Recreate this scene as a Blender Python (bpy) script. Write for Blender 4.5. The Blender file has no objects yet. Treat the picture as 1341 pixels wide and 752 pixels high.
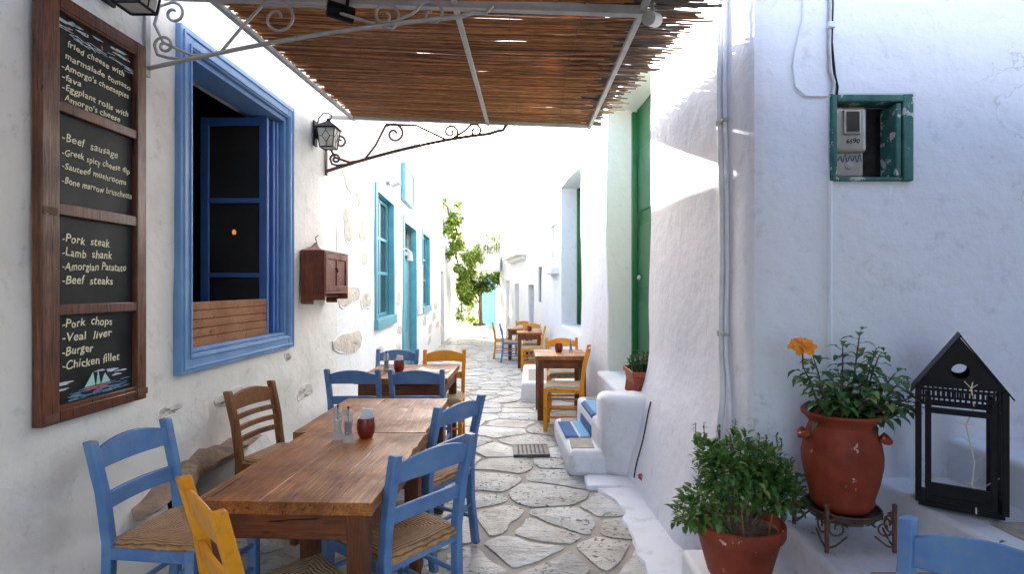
import bpy, bmesh, math, random
from mathutils import Vector, Matrix, noise
PI = math.pi; R = math.radians
random.seed(7)
C = bpy.context.scene.collection
scn = bpy.context.scene

# ------------------------------------------------------------------ camera, sky, sun, exposure
cd = bpy.data.cameras.new('camera'); cam = bpy.data.objects.new('camera', cd); C.objects.link(cam)
cam.location = (0, 0, 1.5); cam.rotation_euler = (PI/2, 0, 0)
cd.sensor_width = 36; cd.lens = 36*720/1341; cd.shift_x = -19.5/1341; cd.clip_end = 2000; cd.clip_start = .05
scn.camera = cam
SUN = Vector((-.36, .70, .28)).normalized()
el = math.asin(SUN.z); az = math.atan2(SUN.x, SUN.y)
w = bpy.data.worlds.new('World'); scn.world = w; w.use_nodes = True
nt = w.node_tree; bg = nt.nodes['Background']
sky = nt.nodes.new('ShaderNodeTexSky'); sky.sky_type = 'NISHITA'; sky.sun_disc = False
sky.sun_elevation = el; sky.sun_rotation = az; sky.air_density = 1.0; sky.dust_density = 2.0; sky.ozone_density = 1.0
nt.links.new(sky.outputs[0], bg.inputs[0]); bg.inputs[1].default_value = .15
sl = bpy.data.lights.new('sun', 'SUN'); sl.energy = 5.0; sl.angle = R(.5); sl.color = (1, .93, .82)
so = bpy.data.objects.new('sun', sl); C.objects.link(so)
so.rotation_euler = SUN.to_track_quat('Z', 'Y').to_euler(); so.location = (-10, 20, 12)
vs = scn.view_settings; vs.view_transform = 'Standard'; vs.look = 'None'; vs.gamma = 1; vs.use_curve_mapping = False
vs.exposure = 2.8
scn.cycles.max_bounces = 10; scn.cycles.diffuse_bounces = 6

# ------------------------------------------------------------------ materials
def newmat(name):
    m = bpy.data.materials.new(name); m.use_nodes = True
    return m, m.node_tree, m.node_tree.nodes['Principled BSDF']
def N(nt, t, **kw):
    n = nt.nodes.new(t)
    for k, v in kw.items(): setattr(n, k, v)
    return n
def ramp(nt, src, stops):
    r = N(nt, 'ShaderNodeValToRGB'); e = r.color_ramp.elements
    while len(e) < len(stops): e.new(.5)
    for i, (p, c) in enumerate(stops):
        e[i].position = p; e[i].color = (*c, 1) if len(c) == 3 else c
    nt.links.new(src, r.inputs[0]); return r.outputs[0]
def mixc(nt, fac, a, b, mode='MIX'):
    m = N(nt, 'ShaderNodeMix', data_type='RGBA', blend_type=mode)
    for s, v in ((m.inputs[0], fac), (m.inputs[6], a), (m.inputs[7], b)):
        if isinstance(v, (int, float)): s.default_value = v
        elif isinstance(v, (tuple, list)): s.default_value = (*v, 1)
        else: nt.links.new(v, s)
    return m.outputs[2]
def coords(nt, stretch=(1, 1, 1), jitter=True):
    tc = N(nt, 'ShaderNodeTexCoord'); mp = N(nt, 'ShaderNodeMapping'); mp.inputs['Scale'].default_value = stretch
    nt.links.new(tc.outputs['Object'], mp.inputs['Vector'])
    if jitter:
        oi = N(nt, 'ShaderNodeObjectInfo'); ml = N(nt, 'ShaderNodeMath', operation='MULTIPLY'); ml.inputs[1].default_value = 37
        nt.links.new(oi.outputs['Random'], ml.inputs[0]); nt.links.new(ml.outputs[0], mp.inputs['Location'])
    return mp.outputs[0]
def tex(nt, vec, scale, detail=4, rough=.55, dist=0.0):
    n = N(nt, 'ShaderNodeTexNoise'); n.inputs['Scale'].default_value = scale; n.inputs['Detail'].default_value = detail
    n.inputs['Roughness'].default_value = rough; n.inputs['Distortion'].default_value = dist
    nt.links.new(vec, n.inputs['Vector']); return n.outputs[0]
def bump(nt, h, strength, dist, prev=None):
    b = N(nt, 'ShaderNodeBump'); b.inputs['Strength'].default_value = strength; b.inputs['Distance'].default_value = dist
    nt.links.new(h, b.inputs['Height'])
    if prev is not None: nt.links.new(prev, b.inputs['Normal'])
    return b.outputs[0]
def mat(name, c1, c2=None, scale=6, rough=.6, bumps=(), stretch=(1, 1, 1), metal=0, chips=None, wear=None, lo=.35, hi=.65, jitter=True, spec=None, coat=0):
    m, nt, b = newmat(name); v = coords(nt, stretch, jitter)
    c2 = c2 or c1
    col = ramp(nt, tex(nt, v, scale, 6, .6), [(lo, c1), (hi, c2)])
    if chips:
        cc, cs, th = chips
        f = ramp(nt, tex(nt, v, cs, 8, .7), [(th, (0, 0, 0)), (th+.02, (1, 1, 1))])
        col = mixc(nt, f, col, cc)
    if wear:
        ge = N(nt, 'ShaderNodeNewGeometry'); wm = N(nt, 'ShaderNodeMath', operation='MULTIPLY')
        nt.links.new(ramp(nt, ge.outputs['Pointiness'], [(.515, (0, 0, 0)), (.56, (1, 1, 1))]), wm.inputs[0]); nt.links.new(ramp(nt, tex(nt, v, 22, 6, .7), [(.52, (0, 0, 0)), (.62, (.6, .6, .6))]), wm.inputs[1])
        col = mixc(nt, wm.outputs[0], col, wear)
    nt.links.new(col, b.inputs['Base Color']); b.inputs['Roughness'].default_value = rough; b.inputs['Metallic'].default_value = metal
    if spec is not None: b.inputs['Specular IOR Level'].default_value = spec
    if coat: b.inputs['Coat Weight'].default_value = coat; b.inputs['Coat Roughness'].default_value = .25
    p = None
    for sc, st, di in bumps: p = bump(nt, tex(nt, v, sc, 5, .6), st, di, p)
    if p is not None: nt.links.new(p, b.inputs['Normal'])
    return m
def plaster(name, base, dirt, amount=.55, lumps=.05, fine=.25):
    m, nt, b = newmat(name); v = coords(nt, jitter=False)
    f = ramp(nt, tex(nt, v, 1.3, 8, .65), [(amount, (0, 0, 0)), (amount+.22, (1, 1, 1))])
    f2 = ramp(nt, tex(nt, v, 9, 8, .75), [(.56, (0, 0, 0)), (.74, (1, 1, 1))])
    c = mixc(nt, f, base, dirt); c = mixc(nt, f2, c, tuple(x*.86 for x in dirt))
    nt.links.new(c, b.inputs['Base Color']); b.inputs['Roughness'].default_value = .75; b.inputs['Specular IOR Level'].default_value = .3
    vc = N(nt, 'ShaderNodeTexVoronoi', feature='DISTANCE_TO_EDGE'); vc.inputs['Scale'].default_value = .9
    wv = N(nt, 'ShaderNodeVectorMath', operation='ADD'); nt.links.new(v, wv.inputs[0]); nw = N(nt, 'ShaderNodeTexNoise'); nw.inputs['Scale'].default_value = 3.5; nw.inputs['Detail'].default_value = 6; nt.links.new(v, nw.inputs['Vector']); nt.links.new(nw.outputs['Color'], wv.inputs[1])
    nt.links.new(wv.outputs[0], vc.inputs['Vector']); ck = ramp(nt, vc.outputs['Distance'], [(.0, (1, 1, 1)), (.006, (0, 0, 0))])
    ckm = N(nt, 'ShaderNodeMath', operation='MULTIPLY'); nt.links.new(ck, ckm.inputs[0]); nt.links.new(ramp(nt, tex(nt, v, .8, 3), [(.52, (0, 0, 0)), (.6, (.55, .55, .55))]), ckm.inputs[1])
    c = mixc(nt, ckm.outputs[0], c, (.38, .36, .34)); nt.links.new(c, b.inputs['Base Color'])
    p = bump(nt, tex(nt, v, 2.2, 3, .5), .5, lumps*1.1)
    p = bump(nt, tex(nt, v, 11, 4, .55), .4, .017, p)
    p = bump(nt, tex(nt, coords(nt, (4, 4, 15), False), 1.6, 5, .6, .8), .14, .008, p)
    vo = N(nt, 'ShaderNodeTexVoronoi'); vo.inputs['Scale'].default_value = 3.1; nt.links.new(v, vo.inputs['Vector'])
    p = bump(nt, tex(nt, v, 60, 6, .7), fine, .005, p)
    nt.links.new(p, b.inputs['Normal']); return m
def wood(name, c1, c2, dark, axis=0, rough=.4, scale=5, coat=0, cracks=True):
    st = [9, 9, 9]; st[axis] = .7
    m, nt, b = newmat(name); v = coords(nt, st)
    g = tex(nt, v, scale*.55, 6, .6, .6)
    col = ramp(nt, g, [(.3, c1), (.55, c2), (.72, c1)])
    fine = ramp(nt, tex(nt, v, scale*3, 4, .6), [(.38, (1, 1, 1)), (.62, (0, 0, 0))])
    col = mixc(nt, mixc(nt, .55, (0, 0, 0), fine), col, dark)
    v2 = coords(nt)
    big = tex(nt, v2, 4.5, 5, .6)
    col = mixc(nt, ramp(nt, big, [(.45, (0, 0, 0)), (.75, (.75, .75, .75))]), col, dark)
    if cracks:
        ck = ramp(nt, tex(nt, v, scale*.9, 3, .5, 1.2), [(.655, (0, 0, 0)), (.68, (1, 1, 1))])
        col = mixc(nt, ck, col, tuple(x*.25 for x in dark))
    nt.links.new(col, b.inputs['Base Color'])
    nt.links.new(ramp(nt, big, [(.3, (rough-.1,)*3), (.7, (rough+.2,)*3)]), b.inputs['Roughness'])
    b.inputs['Specular IOR Level'].default_value = .35
    if coat: b.inputs['Coat Weight'].default_value = coat; b.inputs['Coat Roughness'].default_value = .22
    p = bump(nt, fine, .25, .002); p = bump(nt, g, .4, .006, p)
    nt.links.new(p, b.inputs['Normal']); return m
def attr_mat(name, a='tone', rough=.6, trans=0.0, noise_amt=.25, sc=30, spec=None, bumpd=.001, stretch=(1, 1, 1)):
    m, nt, b = newmat(name); at = N(nt, 'ShaderNodeAttribute', attribute_name=a)
    v = coords(nt, stretch, False)
    nz = tex(nt, v, sc, 5, .6)
    col = mixc(nt, noise_amt, at.outputs['Color'], ramp(nt, nz, [(.3, (.25, .25, .25)), (.7, (1.6, 1.6, 1.6))]), 'MULTIPLY')
    nt.links.new(col, b.inputs['Base Color']); b.inputs['Roughness'].default_value = rough
    if spec is not None: b.inputs['Specular IOR Level'].default_value = spec
    nt.links.new(bump(nt, nz, .4, bumpd), b.inputs['Normal'])
    if trans:
        tr = N(nt, 'ShaderNodeBsdfTranslucent'); mx = N(nt, 'ShaderNodeMixShader'); mx.inputs[0].default_value = trans
        nt.links.new(col, tr.inputs[0]); nt.links.new(b.outputs[0], mx.inputs[1]); nt.links.new(tr.outputs[0], mx.inputs[2])
        nt.links.new(mx.outputs[0], nt.nodes['Material Output'].inputs[0])
    return m
def rush_mat(name, c1, c2):
    m, nt, b = newmat(name); tc = N(nt, 'ShaderNodeTexCoord'); s = N(nt, 'ShaderNodeSeparateXYZ'); nt.links.new(tc.outputs['Object'], s.inputs[0])
    ax = N(nt, 'ShaderNodeMath', operation='ABSOLUTE'); ay = N(nt, 'ShaderNodeMath', operation='ABSOLUTE')
    nt.links.new(s.outputs[0], ax.inputs[0]); nt.links.new(s.outputs[1], ay.inputs[0])
    mxx = N(nt, 'ShaderNodeMath', operation='MAXIMUM'); nt.links.new(ax.outputs[0], mxx.inputs[0]); nt.links.new(ay.outputs[0], mxx.inputs[1])
    v = coords(nt)
    wob = N(nt, 'ShaderNodeMath', operation='MULTIPLY_ADD'); nt.links.new(tex(nt, v, 14, 3), wob.inputs[0]); wob.inputs[1].default_value = .02; nt.links.new(mxx.outputs[0], wob.inputs[2])
    mul = N(nt, 'ShaderNodeMath', operation='MULTIPLY'); mul.inputs[1].default_value = 2*PI/.0125; nt.links.new(wob.outputs[0], mul.inputs[0])
    sn = N(nt, 'ShaderNodeMath', operation='SINE'); nt.links.new(mul.outputs[0], sn.inputs[0])
    h = N(nt, 'ShaderNodeMath', operation='MULTIPLY_ADD'); nt.links.new(sn.outputs[0], h.inputs[0]); h.inputs[1].default_value = .5; h.inputs[2].default_value = .5
    st = N(nt, 'ShaderNodeMath', operation='MULTIPLY'); nt.links.new(h.outputs[0], st.inputs[0]); st.inputs[1].default_value = 1
    col = ramp(nt, tex(nt, v, 26, 6, .7), [(.3, c1), (.7, c2)])
    col = mixc(nt, ramp(nt, h.outputs[0], [(.0, (.9, .9, .9)), (.45, (0, 0, 0))]), col, tuple(x*.3 for x in c1))
    nt.links.new(col, b.inputs['Base Color']); b.inputs['Roughness'].default_value = .6
    p = bump(nt, h.outputs[0], .9, .004); p = bump(nt, tex(nt, v, 40, 4), .4, .004, p); nt.links.new(p, b.inputs['Normal'])
    return m
def glass_mat(name, tint=(.02, .022, .022), t=.25, rough=.03):
    m, nt, b = newmat(name); b.inputs['Base Color'].default_value = (*tint, 1); b.inputs['Roughness'].default_value = rough
    tr = N(nt, 'ShaderNodeBsdfTransparent'); mx = N(nt, 'ShaderNodeMixShader'); mx.inputs[0].default_value = t
    nt.links.new(b.outputs[0], mx.inputs[1]); nt.links.new(tr.outputs[0], mx.inputs[2]); nt.links.new(mx.outputs[0], nt.nodes['Material Output'].inputs[0])
    return m
def emit_mat(name, col, s):
    m, nt, b = newmat(name); b.inputs['Base Color'].default_value = (*col, 1)
    b.inputs['Emission Color'].default_value = (*col, 1); b.inputs['Emission Strength'].default_value = s; return m

M = {}
M['wall'] = plaster('whitewash warm', (.83, .80, .745), (.68, .63, .56), .53)
M['wall2'] = plaster('whitewash', (.80, .80, .80), (.74, .72, .69), .58)
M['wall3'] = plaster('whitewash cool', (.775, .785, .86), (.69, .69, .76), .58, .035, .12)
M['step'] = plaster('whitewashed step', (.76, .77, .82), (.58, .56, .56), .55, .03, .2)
M['addedhouse'] = plaster('added house grey', (.36, .36, .38), (.28, .27, .27), .5)  # dull grey to cut the bounce from the added house behind the viewer
M['jamb'] = plaster('pale mint plaster', (.77, .80, .78), (.70, .75, .73), .6, .02)
M['stone'] = mat('exposed wall stone', (.70, .63, .52), (.52, .46, .38), 9, .85, [(14, .9, .03), (60, .5, .008)], jitter=False)
M['rock'] = mat('brown bedrock', (.46, .30, .19), (.20, .135, .095), 5, .85, [(5, 1, .06), (30, .7, .012)], jitter=False)
M['treadstone'] = mat('tread stone', (.44, .38, .31), (.30, .26, .22), 14, .85, [(20, .7, .008)])
M['mortar'] = mat('mortar', (.44, .385, .32), (.30, .26, .22), 3, .85, [(8, .6, .02), (60, .5, .006)], jitter=False)
M['blue'] = mat('chair blue paint', (.075, .17, .40), (.13, .255, .45), 6, .45, [(25, .3, .003)], chips=((.20, .24, .30), 18, .65), wear=(.26, .24, .22), spec=.3)
M['bluew'] = mat('window blue paint', (.14, .275, .53), (.19, .34, .58), 5, .45, [(30, .2, .002)], jitter=False, chips=((.25, .33, .5), 12, .72))
M['blued'] = mat('shutter blue paint', (.06, .15, .44), (.08, .18, .48), 5, .45, [(30, .2, .002)], jitter=False)
M['teal'] = mat('teal paint', (.07, .30, .38), (.11, .36, .43), 5, .45, jitter=False)
M['green'] = mat('green door paint', (.010, .115, .038), (.014, .15, .05), 4, .35, [(20, .2, .002)], jitter=False)
M['greenold'] = mat('old green paint', (.02, .10, .085), (.05, .17, .14), 12, .65, [(30, .7, .006)], jitter=False, chips=((.50, .50, .48), 16, .57))
M['yellow'] = mat('chair ochre paint', (.66, .245, .008), (.76, .31, .012), 8, .45, [(25, .3, .003)], chips=((.30, .13, .03), 16, .65), wear=(.26, .13, .05), spec=.3)
M['brown'] = wood('brown chair wood', (.34, .14, .04), (.24, .085, .022), (.09, .03, .01), 2, .4)
M['table'] = wood('varnished table wood', (.62, .25, .058), (.37, .125, .028), (.085, .025, .007), 1, .43, 4, 0)
M['tableleg'] = wood('table leg wood', (.28, .085, .024), (.19, .055, .016), (.06, .02, .009), 2, .45)
M['tablex'] = wood('table apron wood', (.30, .088, .024), (.20, .058, .017), (.06, .02, .009), 0, .45)
M['boardwood'] = wood('menu frame wood', (.20, .055, .018), (.13, .034, .012), (.035, .012, .006), 1, .38, 4, .2)
M['boardworn'] = wood('worn menu frame wood', (.26, .10, .045), (.14, .04, .015), (.035, .012, .006), 1, .38, 5, .2)
M['plank'] = wood('window plank wood', (.46, .20, .07), (.36, .145, .045), (.17, .06, .02), 0, .5)
M['cab'] = wood('cabinet wood', (.30, .075, .028), (.20, .048, .018), (.06, .017, .01), 1, .45)
M['rush'] = rush_mat('rush weave', (.34, .165, .065), (.56, .31, .13))
M['rushp'] = rush_mat('pale rush weave', (.36, .26, .15), (.52, .40, .25))
M['chalk'] = mat('chalkboard black', (.005, .006, .006), (.026, .027, .027), 3, .5, [(12, .1, .002)], jitter=False, spec=.22)
M['ink'] = mat('cream chalk', (.90, .85, .62), (.80, .74, .50), 60, .8)
M['inkw'] = mat('white chalk', (.70, .75, .80), (.5, .58, .68), 40, .8)
M['inkb'] = mat('blue chalk', (.10, .25, .45), (.2, .4, .6), 40, .8)
M['inkg'] = mat('sail green', (.35, .65, .6), (.45, .7, .65), 40, .8)
M['inkr'] = mat('red chalk', (.6, .06, .04), (.6, .1, .06), 40, .8)
M['iron'] = mat('grey painted iron', (.44, .43, .41), (.34, .33, .32), 20, .45, metal=.3)
M['ironr'] = mat('rusty iron', (.10, .05, .035), (.16, .07, .04), 18, .7, [(60, .5, .003)], metal=.2, chips=((.45, .42, .38), 25, .62))
M['black'] = mat('black metal', (.004, .004, .0045), (.008, .008, .008), 20, .5, spec=.2)
M['galv'] = mat('pale painted steel', (.44, .43, .41), (.34, .33, .31), 10, .5)
M['pipe'] = mat('painted conduit', (.74, .75, .79), (.64, .65, .69), 12, .45, jitter=False)
M['terra'] = mat('terracotta', (.34, .062, .024), (.19, .028, .010), 4, .6, [(25, .3, .004)], chips=((.58, .48, .43), 12, .635), spec=.3)
M['terra2'] = mat('terracotta trough', (.36, .085, .035), (.28, .06, .027), 7, .7)
M['clay'] = mat('red clay cup', (.22, .022, .012), (.15, .016, .010), 9, .35)
M['soil'] = mat('soil', (.05, .035, .025), (.12, .09, .065), 30, .95, [(40, 1, .02)])
M['leaf'] = attr_mat('leaf', rough=.45, trans=.28, noise_amt=.2)
M['bark'] = mat('bark', (.15, .10, .06), (.08, .055, .035), 20, .9, [(20, .8, .01)])
M['reed'] = attr_mat('reed', rough=.5, trans=.34, noise_amt=.75, sc=7, stretch=(1.6, 20, 20))
M['flag'] = None
M['petal'] = mat('orange petal', (.85, .36, .015), (.82, .20, .008), 25, .6)
M['glassd'] = glass_mat('dark window glass', (.055, .055, .05), .2, .08)
M['glassc'] = glass_mat('clear glass', (.55, .57, .58), .62, .05)
M['glassm'] = glass_mat('milky lamp glass', (.55, .52, .45), .25, .3)
M['grain1'] = mat('salt', (.75, .72, .68), (.6, .57, .52), 80, .8)
M['grain2'] = mat('pepper', (.02, .016, .014), (.06, .045, .035), 90, .8)
M['paper'] = mat('paper', (.72, .66, .52), (.66, .60, .46), 12, .8)
M['white'] = mat('white paint', (.78, .78, .77), (.70, .70, .68), 8, .5)
M['dark'] = mat('room plaster with painted shade', (.16, .13, .10), (.09, .08, .07), 3, .9, jitter=False)  # dark colour stands in for the dimness inside the room
M['nichedark'] = mat('dark niche lining', (.05, .048, .045), (.022, .021, .02), 12, .95, [(30, .8, .01)], jitter=False)  # near-black lining for the back and one side of the niche
M['meter'] = mat('meter case', (.50, .46, .40), (.40, .36, .31), 12, .4, metal=.5)
M['penb'] = mat('blue pen', (.03, .12, .3)); M['penk'] = mat('black pen', (.01, .01, .01))
M['rug1'] = mat('dark blue weave', (.035, .10, .24), (.07, .16, .33), 70, .9, [(90, .8, .006)])
M['rug2'] = mat('light blue weave', (.14, .34, .56), (.24, .45, .64), 70, .9, [(90, .8, .006)])
M['rug3'] = mat('white weave', (.66, .66, .64), (.5, .5, .5), 70, .9, [(90, .8, .006)])
M['sea'] = mat('blue door paint', (.09, .36, .55), (.12, .42, .60), 5, .5)
M['bare'] = mat('bare grey render', (.66, .62, .57), (.50, .46, .42), 12, .9, [(18, .9, .02), (70, .4, .005)], jitter=False)
M['leafy'] = attr_mat('backlit leaf', rough=.45, trans=.5, noise_amt=.2)
M['grate'] = mat('cast iron', (.14, .13, .12), (.08, .075, .07), 20, .6, [(40, .5, .003)], metal=.4)
def flag_mat():
    m, nt, b = newmat('worn limestone'); at = N(nt, 'ShaderNodeAttribute', attribute_name='tone'); v = coords(nt, (1, 1, 1), False)
    big = tex(nt, v, 3.2, 7, .62, .3); mid = tex(nt, v, 15, 7, .7); pit = tex(nt, v, 30, 3, .55, .4)
    streak = tex(nt, coords(nt, (2.2, 14, 4), False), 2.6, 6, .7, .5)
    c = ramp(nt, big, [(.3, (.38, .34, .29)), (.46, (.58, .55, .50)), (.66, (.72, .71, .69))])
    c = mixc(nt, ramp(nt, streak, [(.52, (0, 0, 0)), (.66, (.7, .7, .7))]), c, (.34, .31, .28))
    pm = ramp(nt, pit, [(.57, (0, 0, 0)), (.64, (1, 1, 1))]); zone = ramp(nt, tex(nt, v, 1.7, 3), [(.44, (0, 0, 0)), (.56, (1, 1, 1))])
    pf = N(nt, 'ShaderNodeMath', operation='MULTIPLY'); nt.links.new(pm, pf.inputs[0]); nt.links.new(zone, pf.inputs[1])
    c = mixc(nt, pf.outputs[0], c, (.09, .085, .08))
    c = mixc(nt, 1, c, at.outputs['Color'], 'MULTIPLY')
    nt.links.new(c, b.inputs['Base Color']); nt.links.new(ramp(nt, mid, [(.3, (.38,)*3), (.7, (.62,)*3)]), b.inputs['Roughness'])
    p = bump(nt, big, .8, .04); p = bump(nt, streak, .7, .016, p); p = bump(nt, mid, .95, .014, p)
    inv = N(nt, 'ShaderNodeMath', operation='SUBTRACT'); inv.inputs[0].default_value = 1; nt.links.new(pf.outputs[0], inv.inputs[1])
    p = bump(nt, inv.outputs[0], .6, .006, p); nt.links.new(p, b.inputs['Normal']); return m
M['flag'] = flag_mat()

# ------------------------------------------------------------------ building helpers
class MB:
    def __init__(s): s.bm = bmesh.new(); s.mi = 0; s.col = None
    def _f(s, vs):
        try: f = s.bm.faces.new(vs)
        except ValueError: return None
        f.material_index = s.mi
        if s.col is not None:
            la = s.bm.loops.layers.float_color.get('tone') or s.bm.loops.layers.float_color.new('tone')
            for l in f.loops: l[la] = (*s.col, 1)
        return f
    def v(s, p): return s.bm.verts.new(p)
    def face(s, pts): return s._f([s.v(p) for p in pts])
    def box(s, c, d, rot=None):
        c = Vector(c); d = Vector(d)/2; q = Matrix.Identity(3) if rot is None else rot
        vs = [s.v(c+q@Vector((x*d.x, y*d.y, z*d.z))) for z in (-1, 1) for x, y in ((-1, -1), (1, -1), (1, 1), (-1, 1))]
        for f in ((3, 2, 1, 0), (4, 5, 6, 7), (0, 1, 5, 4), (1, 2, 6, 5), (2, 3, 7, 6), (3, 0, 4, 7)): s._f([vs[i] for i in f])
        return s
    def bx(s, x0, x1, y0, y1, z0, z1): return s.box(((x0+x1)/2, (y0+y1)/2, (z0+z1)/2), (x1-x0, y1-y0, z1-z0))
    def post(s, pts, w, d):                       # rectangular section swept roughly along z
        rings = []
        for p in pts:
            p = Vector(p); rings.append([s.v(p+Vector((a*w/2, b*d/2, 0))) for a, b in ((-1, -1), (1, -1), (1, 1), (-1, 1))])
        for a, b in zip(rings, rings[1:]):
            for i in range(4): s._f([a[i], a[(i+1) % 4], b[(i+1) % 4], b[i]])
        s._f(rings[0][::-1]); s._f(rings[-1]); return s
    def tube(s, pts, r, seg=8, caps=True):
        pts = [Vector(p) for p in pts]; n = len(pts); rs = r if isinstance(r, (list, tuple)) else [r]*n
        rings = []; up = None
        for i, p in enumerate(pts):
            t = (pts[min(i+1, n-1)]-pts[max(i-1, 0)])
            if t.length < 1e-9: t = Vector((0, 0, 1))
            t.normalize()
            if up is None: up = t.orthogonal().normalized()
            up = (up-t*up.dot(t)); up = up.normalized() if up.length > 1e-6 else t.orthogonal().normalized()
            w_ = t.cross(up)
            rings.append([s.v(p+(up*math.cos(2*PI*k/seg)+w_*math.sin(2*PI*k/seg))*rs[i]) for k in range(seg)])
        for a, b in zip(rings, rings[1:]):
            for k in range(seg): s._f([a[k], a[(k+1) % seg], b[(k+1) % seg], b[k]])
        if caps: s._f(rings[0][::-1]); s._f(rings[-1])
        return s
    def lathe(s, prof, seg=28, c=(0, 0, 0), wob=0):
        c = Vector(c); rings = []
        for r, z in prof:
            rings.append([s.v(c+Vector((r*math.cos(2*PI*k/seg)*(1+wob*math.sin(3*k+z*9)), r*math.sin(2*PI*k/seg), z))) for k in range(seg)])
        for a, b in zip(rings, rings[1:]):
            for k in range(seg): s._f([a[k], a[(k+1) % seg], b[(k+1) % seg], b[k]])
        if prof[0][0] > 1e-4: s._f(rings[0][::-1])
        if prof[-1][0] > 1e-4: s._f(rings[-1])
        return s
    def prism(s, poly, z0, z1):                   # polygon in xy pushed along z
        a = [s.v((x, y, z0)) for x, y in poly]; b = [s.v((x, y, z1)) for x, y in poly]; n = len(poly)
        for i in range(n): s._f([a[i], a[(i+1) % n], b[(i+1) % n], b[i]])
        s._f(a[::-1]); s._f(b); return s
    def sphere(s, c, r, sub=2, sc=(1, 1, 1)):
        m = Matrix.Translation(c) @ Matrix.Diagonal((*sc, 1))
        fs = set(s.bm.faces); bmesh.ops.create_icosphere(s.bm, subdivisions=sub, radius=r, matrix=m)
        for f in s.bm.faces:
            if f not in fs:
                f.material_index = s.mi
                if s.col is not None:
                    la = s.bm.loops.layers.float_color.get('tone') or s.bm.loops.layers.float_color.new('tone')
                    for l in f.loops: l[la] = (*s.col, 1)
        return s
    def build(s, name, mats, parent=None, tf=None, bevel=0, seg=2, smooth=40, fix=True, ang=40, sub=0):
        if tf is not None: bmesh.ops.transform(s.bm, matrix=tf, verts=s.bm.verts)
        if fix: bmesh.ops.recalc_face_normals(s.bm, faces=s.bm.faces)
        me = bpy.data.meshes.new(name); s.bm.to_mesh(me); s.bm.free()
        for m in (mats if isinstance(mats, (list, tuple)) else [mats]): me.materials.append(m)
        if smooth:
            me.polygons.foreach_set('use_smooth', [True]*len(me.polygons)); me.set_sharp_from_angle(angle=R(smooth))
        o = bpy.data.objects.new(name, me); C.objects.link(o)
        if parent is not None: o.parent = parent
        if bevel:
            b = o.modifiers.new('bevel', 'BEVEL'); b.width = bevel; b.segments = seg; b.limit_method = 'ANGLE'; b.angle_limit = R(ang); b.harden_normals = False
        if sub:
            q = o.modifiers.new('sub', 'SUBSURF'); q.levels = q.render_levels = sub
        return o
def tag(o, label, cat, group=None):
    o['label'] = label; o['category'] = cat
    if group: o['group'] = group
    return o
def empty(name, loc, label, cat, rot=(0, 0, 0), group=None):
    o = bpy.data.objects.new(name, None); C.objects.link(o); o.location = loc; o.rotation_euler = rot; o.empty_display_size = .1
    return tag(o, label, cat, group)
def copy_tree(o, parent=None):
    c = o.copy(); C.objects.link(c); c.parent = parent
    for ch in list(o.children): copy_tree(ch, c)
    return c
def structure(o): o['kind'] = 'structure'; return o
LW = (PI/2, 0, PI/2)                              # frame of a thing on the left wall: x along the alley, y up, z out of the wall
def zg(y): return 0 if y < 5.5 else -.03*(min(y, 24)-5.5)
def sstep(a, b, x): t = max(0, min(1, (x-a)/(b-a))); return t*t*(3-2*t)

# ------------------------------------------------------------------ ground
g = MB(); ys = [-150, -20, -4, 0, 3, 5.5, 9, 13, 18, 24, 32, 60, 250]; xs = [-200, -20, -4, -2, 0, 2, 4, 20, 200]
gv = {(i, j): g.v((x, y, zg(y)-.004)) for i, x in enumerate(xs) for j, y in enumerate(ys)}
for i in range(len(xs)-1):
    for j in range(len(ys)-1): g._f([gv[i, j], gv[i+1, j], gv[i+1, j+1], gv[i, j+1]])
structure(g.build('ground', M['mortar']))

def clip(poly, a, b, c):                          # keep a*x+b*y<=c
    out = []
    for (p, q) in zip(poly, poly[1:]+poly[:1]):
        dp = a*p[0]+b*p[1]-c; dq = a*q[0]+b*q[1]-c
        if dp <= 0: out.append(p)
        if dp*dq < 0: t = dp/(dp-dq); out.append((p[0]+(q[0]-p[0])*t, p[1]+(q[1]-p[1])*t))
    return out
def xl(y): return -1.9 if y < 5.5 else -1.9-.07*(y-5.5)
def xr(y): return 1.13-.08*(max(y, 2.75)-2.75) if y < 12.2 else .37-.158*(y-12.2)
rnd = random.Random(11); sites = []
y = -2.5; row = 0
while y < 27:
    dy = rnd.uniform(.20, .44); x = -3.4+rnd.uniform(0, .5)
    while x < 3.4:
        dx = rnd.uniform(.22, .74); sites.append((x+dx/2+rnd.uniform(-.06, .06), y+dy/2+rnd.uniform(-.13, .13))); x += dx
    y += dy
fl = MB()
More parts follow.
